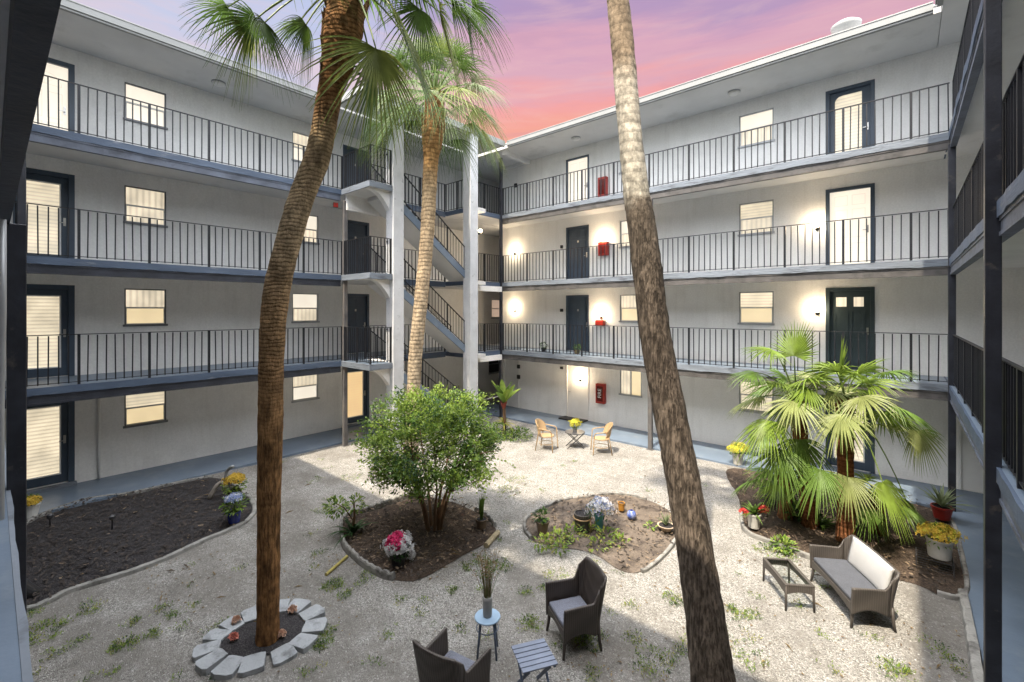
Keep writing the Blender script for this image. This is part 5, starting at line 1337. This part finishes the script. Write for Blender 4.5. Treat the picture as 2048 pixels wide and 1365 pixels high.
def leafy(mb, c, R, n, rng, size, mats=(0,), flat=.8):
    for k in range(n):
        v = Vector((rng.gauss(0,1), rng.gauss(0,1), rng.gauss(0,1))).normalized()*(rng.random()**.4)*R; p = c+Vector((v.x, v.y, v.z*flat)); mb.cur = rng.choice(mats)
        d = (v.normalized()+Vector((rng.uniform(-.6,.6),rng.uniform(-.6,.6),rng.uniform(-.3,.6)))).normalized(); n_ = (Vector((0,0,1))-d*d.z).normalized(); mb.leaf(p, d, n_, size*rng.uniform(.7,1.3), size*.5)
def pot(label, px, py, h, rt, rb, pm_, cat='potted plant', name='potted_plant', loc=None, sq=(1,1), group=None):
    c = loc if loc is not None else gp(px, py); z = c.z if loc is not None else gz(c.x, c.y)+.02
    if loc is None and any(inside((c.x, c.y), b) for b in BEDS): z += .05
    t = thing(name, label, cat, (c.x, c.y, z), 0, group)
    b = MB(); b.lathe([(rb,0),(rb*1.02,.01),(rt*.97,h*.86),(rt*1.05,h*.87),(rt*1.06,h),(rt*.93,h),(rt*.9,h*.9)], 24, sq=sq); b.build('pot', POT[pm_], t, smooth=False, bevel=.004)
    s = MB(); s.lathe([(rt*.5,h*.90),(rt*.915,h*.901)], 16, sq=sq); s.build('soil', SOIL, t)
    return t
G3 = [M['leaf_a'], M['leaf_b'], M['leaf_c']]
def foliage(t, fn, mats=None, name='foliage'):
    mb = MB(); fn(mb); return mb.build(name, mats or G3, t, norm=False)
V = Vector
rng = random.Random(100)
t = pot('pale pot of lime yellow flowers on the pavement behind the fan palms', 1471, 937, .30, .14, .11, 'ltgrey', loc=V((-3.42,13.28,.055)))
foliage(t, lambda m: leafy(m, V((0,0,.36)), .20, 160, rng, .07, (0,1))); foliage(t, lambda m: ball(m, V((0,0,.40)), .30, 420, rng, .035, .62, -.1), [FL['lime'], FL['yellow']], 'flowers')
t = pot('light grey pot of coral flowers at the left end of the palm bed', 1508, 1062, .27, .115, .095, 'ltgrey')
foliage(t, lambda m: spikes(m, V((0,0,.26)), 26, .42, .05, rng, .9, .9, .25), [M['fan_b']]); foliage(t, lambda m: (ball(m, V((.13,.10,.34)), .10, 60, rng, .05), ball(m, V((-.16,-.10,.28)), .07, 30, rng, .05)), [FL['red']], 'flowers')
t = pot('dark red pot holding a spiky yellow-green plant near the far end of the right walkway', 1884, 1044, .25, .17, .12, 'red')
foliage(t, lambda m: spikes(m, V((0,0,.24)), 44, .62, .045, rng, .9, .6, .35), [M['sabal_c']]); 
t = pot('grey tub overflowing with yellow flowers on a wire stand beside the right walkway', 1893, 1150, .30, .165, .14, 'ltgrey', loc=V((.42,10.05,.24)))
foliage(t, lambda m: leafy(m, V((0,0,.34)), .22, 200, rng, .06, (0,1))); foliage(t, lambda m: ball(m, V((-.02,0,.36)), .29, 480, rng, .036, .55, -.1, (0,0,1)), [FL['yellow'], FL['lime']], 'flowers')
ws = thing('wire_stand', 'dark wire plant stand under the tub of yellow flowers', 'plant stand', (.36,10.02,.05)); 
b = MB()
for x in (-.22,.22):
    for y in (-.18,.18): b.bar((x,y,0),(x,y,.19),.012,.012)
for z in (.03,.185):
    for x in (-.22,.22): b.bar((x,-.18,z),(x,.18,z),.01,.01)
    for y in (-.18,-.09,0,.09,.18): b.bar((-.22,y,z),(.22,y,z),.008,.008)
b.build('wire_frame', M['dark_metal'], ws)
t = pot('shallow beige bowl with a small spiky plant beside the leaning palm', 1332, 1067, .10, .15, .085, 'beige')
foliage(t, lambda m: spikes(m, V((0,0,.09)), 22, .30, .035, rng, .8, .4, .45), [M['sabal_c']])
t = pot('brown pot with a low green plant at the left of the sandy bed', 1085, 1070, .22, .125, .09, 'brown')
foliage(t, lambda m: leafy(m, V((-.02,0,.30)), .14, 120, rng, .07, (0,2)))
t = pot('teal pot of white and pale blue flowers in the sandy bed', 1198, 1064, .28, .085, .07, 'teal')
foliage(t, lambda m: leafy(m, V((0,0,.34)), .22, 180, rng, .06, (0,2))); foliage(t, lambda m: ball(m, V((.02,0,.40)), .26, 420, rng, .035, .75, -.3, (0,0,1)), [FL['white'], FL['blue']], 'flowers')
t = pot('small amber glazed pot at the back of the sandy bed', 1243, 1027, .16, .07, .06, 'amber', 'plant pot', 'plant_pot')
t = thing('glazed_ball', 'round blue glazed ornament lying in the sandy bed', 'garden ornament', gp(1263,1045)+V((0,0,.06))); b = MB(); b.lathe([(.02,0),(.07,.025),(.095,.09),(.07,.155),(.03,.175)], 20); b.build('body', mat('blue_white_glaze', (.06,.10,.34), .25, .4, 10, col2=(.30,.34,.48), mscale=14), t, smooth=True); b = MB(); b.lathe([(.028,.174),(.022,.19)], 12); b.build('neck', POT['blue'], t)
t = thing('cane_planter', 'round tan cane planter with a dark band and a looped handle in the sandy bed', 'planter', gp(1165,1062)+V((0,0,.03)))
b = MB(); b.lathe([(.14,0),(.15,.01),(.155,.26),(.165,.27),(.165,.31),(.145,.312),(.14,.27)], 24); b.build('body', M['wicker_grey'], t)
b = MB(); b.lathe([(.10,.29),(.144,.291)], 18); b.build('soil', SOIL, t)
b = MB(); b.tube([(.17*cos(k*pi/12),.17*sin(k*pi/12),.23) for k in range(25)], .014, 7); b.tube([(.165,.0,.24),(.20,-.03,.12),(.19,-.03,0)], .016, 7); b.build('hoop', M['cane'], t, smooth=True)
def vine():
    mb = MB(); r = random.Random(4)
    for px, py, R, n in ((1085,1095,.20,60),(1115,1085,.25,80),(1145,1075,.25,80),(1180,1070,.25,70),(1215,1080,.25,60),(1240,1095,.2,40),(1120,1105,.15,40),(1300,1062,.1,16),(1195,1100,.2,40)):
        c = gp(px, py); leafy(mb, V((c.x, c.y, .09)), R, n, r, .085, (0,1,1,3), .35)
    o = mb.build('creeping_vine', G3+[M['leaf_y']], None, norm=False); tag(o, 'creeping vine with yellow-green leaves along the near edge of the sandy bed', 'vine')
vine()
# shrub bed
t = thing('flower_bouquet', 'round bunch of pink and white flowers in a dark pot before the shrub', 'potted flowers', gp(797,1137)+V((0,0,.05)))
b = MB(); b.lathe([(.10,0),(.13,.17),(.14,.18),(.12,.18)], 20); b.build('pot', POT['black'], t)
foliage(t, lambda m: ball(m, V((0,0,.34)), .235, 520, rng, .045, .85, -.5), [FL['white']], 'white_flowers')
foliage(t, lambda m: ball(m, V((.035,-.07,.42)), .15, 260, rng, .05, 1.0, -.4), [FL['pink']], 'pink_flowers')
foliage(t, lambda m: leafy(m, V((0,0,.26)), .19, 120, rng, .07, (2,)))
t = thing('trailing_spray', 'pale dry flower spray drooping beside the pink and white bunch', 'dried flowers', gp(822,1130)+V((0,0,.06))); foliage(t, lambda m: (spikes(m, V((0,0,.22)), 14, .22, .02, rng, .7, 1.6, .3), ball(m, V((0,0,.12)), .07, 120, rng, .025, 1.6, -1)), [FL['white']], 'spray')
t = thing('strap_leaf_plant', 'dark leafy strap plant at the left tip of the shrub bed', 'plant', gp(705,1074)+V((0,0,.04)))
foliage(t, lambda m: spikes(m, V((0,0,.0)), 30, .62, .06, rng, .8, 1.2, .45), [M['leaf_c']], 'leaves'); foliage(t, lambda m: (leafy(m, V((-.24,-.2,.52)), .20, 150, rng, .08, (0,1)), leafy(m, V((.02,.05,.55)), .18, 110, rng, .07, (0,1))), None, 'sprays')
b = MB(); b.tube([(0,0,0),(.02,.03,.35),(-.02,.04,.62)], [.03,.022,.010], 7); b.tube([(.01,.02,.25),(-.12,-.10,.5),(-.24,-.2,.58)], [.014,.01,.006], 6); b.build('stem', M['bark'], t)
t = pot('upright snake plant in a dark pot at the right tip of the shrub bed', 963, 1064, .18, .11, .09, 'brown')
foliage(t, lambda m: spikes(m, V((0,0,.14)), 22, .52, .065, rng, .45, .12, .85), [M['leaf_a']])
t = thing('bird_nest_plant', 'tall paddle-leaved plant with a red centre behind the shrub by the pavement', 'plant', gp(1008,874)); 
def paddles(m, r=random.Random(12)):
    for k in range(13):
        a = k*2.399; e = .5+.45*r.random(); h = Vector((cos(a)*(1-e)*1.3, sin(a)*(1-e)*1.3, e)).normalized(); l = r.uniform(.75,1.15); s = h.cross(V((0,0,1))).normalized(); rows = []; m.cur = r.choice((0,1,1,0))
        for i in range(7):
            u = i/6; p = V((0,0,1.12))+h*l*u+V((0,0,-.22*l*u*u)); w = .22*sin(pi*min(.97,.12+u*.85))**.8*(1+.08*(i%2)); n_ = s.cross(h); rows.append((m.pt(p-s*w/2+n_*w*.12), m.pt(p), m.pt(p+s*w/2+n_*w*.12)))
        for q, w_ in zip(rows, rows[1:]): m.face((q[0],q[1],w_[1],w_[0])); m.face((q[1],q[2],w_[2],w_[1]))
foliage(t, paddles, None, 'leaves'); foliage(t, lambda m: spikes(m, V((0,0,.80)), 34, .52, .045, rng, .45, .25, .7), [mat('red_bract', (.34,.07,.05), .5, .3, 9, trans=.25)], 'bracts'); foliage(t, lambda m: spikes(m, V((0,0,.45)), 26, .5, .06, rng, 1.0, 1.2, .2), [M['leaf_y']], 'lower_leaves')
b = MB(); b.tube([(0,0,-.02),(.02,.01,.5),(0,0,1.0)], [.07,.055,.05], 9); b.build('stem', M['bark'], t)
t = thing('ground_fern', 'low bushy green plants at the pavement corner left of the rattan chairs', 'plant', gp(1035,878)); foliage(t, lambda m: (leafy(m, V((0,0,.14)), .50, 420, rng, .09, (0,1,2), .35), leafy(m, V((-.5,-.35,.16)), .45, 360, rng, .09, (0,1,2), .45)), None, 'foliage'); 
t = thing('ground_fern', 'clump of low green plants under the fan palms behind the coffee table', 'plant', gp(1640,1058)); foliage(t, lambda m: (spikes(m, V((0,0,.05)), 34, .48, .05, rng, 1, .9, .3), leafy(m, V((-.3,.1,.16)), .32, 220, rng, .1, (0,2), .6)), [M['leaf_a'], M['leaf_b'], M['leaf_c']], 'foliage')
t = thing('ground_fern', 'leafy dark green plant at the foot of the leftmost fan palm', 'plant', gp(1562,1012)); foliage(t, lambda m: leafy(m, V((0,0,.25)), .38, 380, rng, .1, (0,2), .8), None, 'foliage')
t = thing('ground_fern', 'small green plant at the gravel edge left of the coffee table', 'plant', gp(1566,1103)); foliage(t, lambda m: leafy(m, V((0,0,.10)), .18, 150, rng, .08, (0,1), .6), None, 'foliage')
# left bed
t = pot('cobalt blue pot of pale blue flowers at the right of the dark bed', 468, 1052, .22, .13, .10, 'blue')
foliage(t, lambda m: leafy(m, V((0,0,.34)), .21, 240, rng, .08, (0,1))); foliage(t, lambda m: ball(m, V((0,0,.46)), .19, 240, rng, .035, .5, 0, (0,0,1)), [FL['blue'], FL['white']], 'flowers')
t = pot('yellow flowers over green leaves at the far right end of the dark bed', 468, 1006, .20, .13, .10, 'black')
foliage(t, lambda m: leafy(m, V((0,0,.32)), .23, 220, rng, .08, (0,1))); foliage(t, lambda m: ball(m, V((0,0,.42)), .24, 360, rng, .04, .6, 0), [FL['yellow']], 'flowers')
t = pot('white pot of yellow flowers on the left pavement below the navy door', 60, 1036, .26, .17, .12, 'white', loc=gp(58,1034,.05))
foliage(t, lambda m: leafy(m, V((0,0,.30)), .15, 120, rng, .06, (0,1))); foliage(t, lambda m: ball(m, V((0,0,.30)), .21, 360, rng, .04, .5, 0), [FL['yellow']], 'flowers')
t = thing('tipped_pot', 'black plastic pot lying tipped over at the left edge of the gravel', 'plant pot', gp(52,1196)+V((0,0,.10)), .4); b = MB(); b.lathe([(.09,-.13),(.12,.1),(.13,.10),(.13,.13),(.115,.13),(.085,-.11)], 22); o = b.build('pot', POT['black'], t); o.rotation_euler = (radians(38), radians(-20), 0)
def stake(px, py, h, label):
    t = thing('garden_light', label, 'garden light', gp(px, py)+V((0,0,.03))); b = MB(); b.tube([(0,0,0),(.015,0,h*.5),(0,0,h)], .014, 8); b.build('stake', M['black'], t); b = MB(); b.lathe([(.03,h-.05),(.045,h-.03),(.055,h+.02),(.02,h+.045)], 14); b.build('lamp_head', M['dark_metal'], t)
stake(100, 1056, .20, 'small dark garden light at the left end of the dark bed'); stake(224, 1063, .24, 'dark bent garden light in the middle of the dark bed')
t = thing('downspout_spout', 'grey bent pipe end rising at the far right tip of the dark bed', 'pipe', gp(452,985)); b = MB(); b.tube(smooth_open([V((0,0,0)), V((0,.0,.34)), V((.02,.02,.50)), V((.14,.08,.60)), V((.18,.1,.60))], 4), .035, 10); b.build('pipe', mat('grey_galvanised', (.32,.33,.33), .45, .2, 8, metal=.4), t, smooth=True)
t = thing('driftwood', 'grey curved driftwood lying behind the blue pot', 'driftwood', gp(438,1000)+V((0,0,.05))); b = MB(); b.tube(smooth_open([V((-.10,-.16,.0)), V((-.06,-.05,.22)), V((.0,.05,.32)), V((.08,.12,.18)), V((.12,.2,.02))], 4), [.05,.05,.048,.046,.045,.045,.042,.04,.04,.038,.036,.034,.032,.03,.03,.028,.02], 9, jit=.12, rng=random.Random(3)); b.build('branch', mat('grey_wood', (.24,.21,.18), .9, .3, 9, .5, 30), t, smooth=True)
def lying(name, p, q, r, m, label, cat):
    p, q = gp(*p), gp(*q); t = MB(); t.tube([p+V((0,0,r+gz(p.x,p.y))), q+V((0,0,r+gz(q.x,q.y)))], r, 10); o = t.build(name, m, None); tag(o, label, cat)
lying('bamboo_pole', (652,1152), (694,1116), .026, mat('yellow_bamboo', (.36,.30,.09), .5, .2, 9), 'yellow bamboo pole leaning out of the left side of the shrub bed', 'pole')
lying('log', (972,1096), (996,1070), .05, mat('pale_log', (.30,.25,.16), .9, .3, 9, .5, 30), 'pale short log at the right tip of the shrub bed', 'log')
for px, py, m, lb in ((467,1288,'coral','coral flower head at the left of the stone ring'), (563,1282,'peach','peach flower head right of the left palm foot'), (584,1232,'peach','small peach flower lying on the ring stone behind the palm'), (472,1254,'peach','dull peach flower head at the back left of the stone ring')):
    t = thing('loose_blossom', lb, 'flower', gp(px, py)+V((0,0,.07)), 0, 'flower heads in the stone ring'); foliage(t, lambda mm: ball(mm, V((0,0,.02)), .04, 26, rng, .045, .6, -.1), [FL[m]], 'petals')
t = pot('little pot of lime yellow flowers on the table between the rattan chairs', 0, 0, .12, .08, .06, 'grey', loc=V((ct.x, ct.y, gz(ct.x, ct.y)+.485)))
foliage(t, lambda m: leafy(m, V((0,0,.2)), .13, 90, rng, .06, (0,1))); foliage(t, lambda m: ball(m, V((0,0,.24)), .175, 300, rng, .035, .9, -.4), [FL['lime']], 'flowers')
t = pot('small dark pot with a trailing plant left of the dark lowest-gallery door', 0, 0, .15, .09, .07, 'black', loc=V((-10.35,13.75,LV[1]+.003))); foliage(t, lambda m: leafy(m, V((0,0,.22)), .16, 120, rng, .06, (0,2)))
t = pot('dark pot with a small bushy plant right of the dark door on the lowest gallery', 0, 0, .15, .10, .08, 'brown', loc=V((-8.85,13.75,LV[1]+.003))); foliage(t, lambda m: leafy(m, V((0,0,.22)), .17, 130, rng, .06, (0,2)))
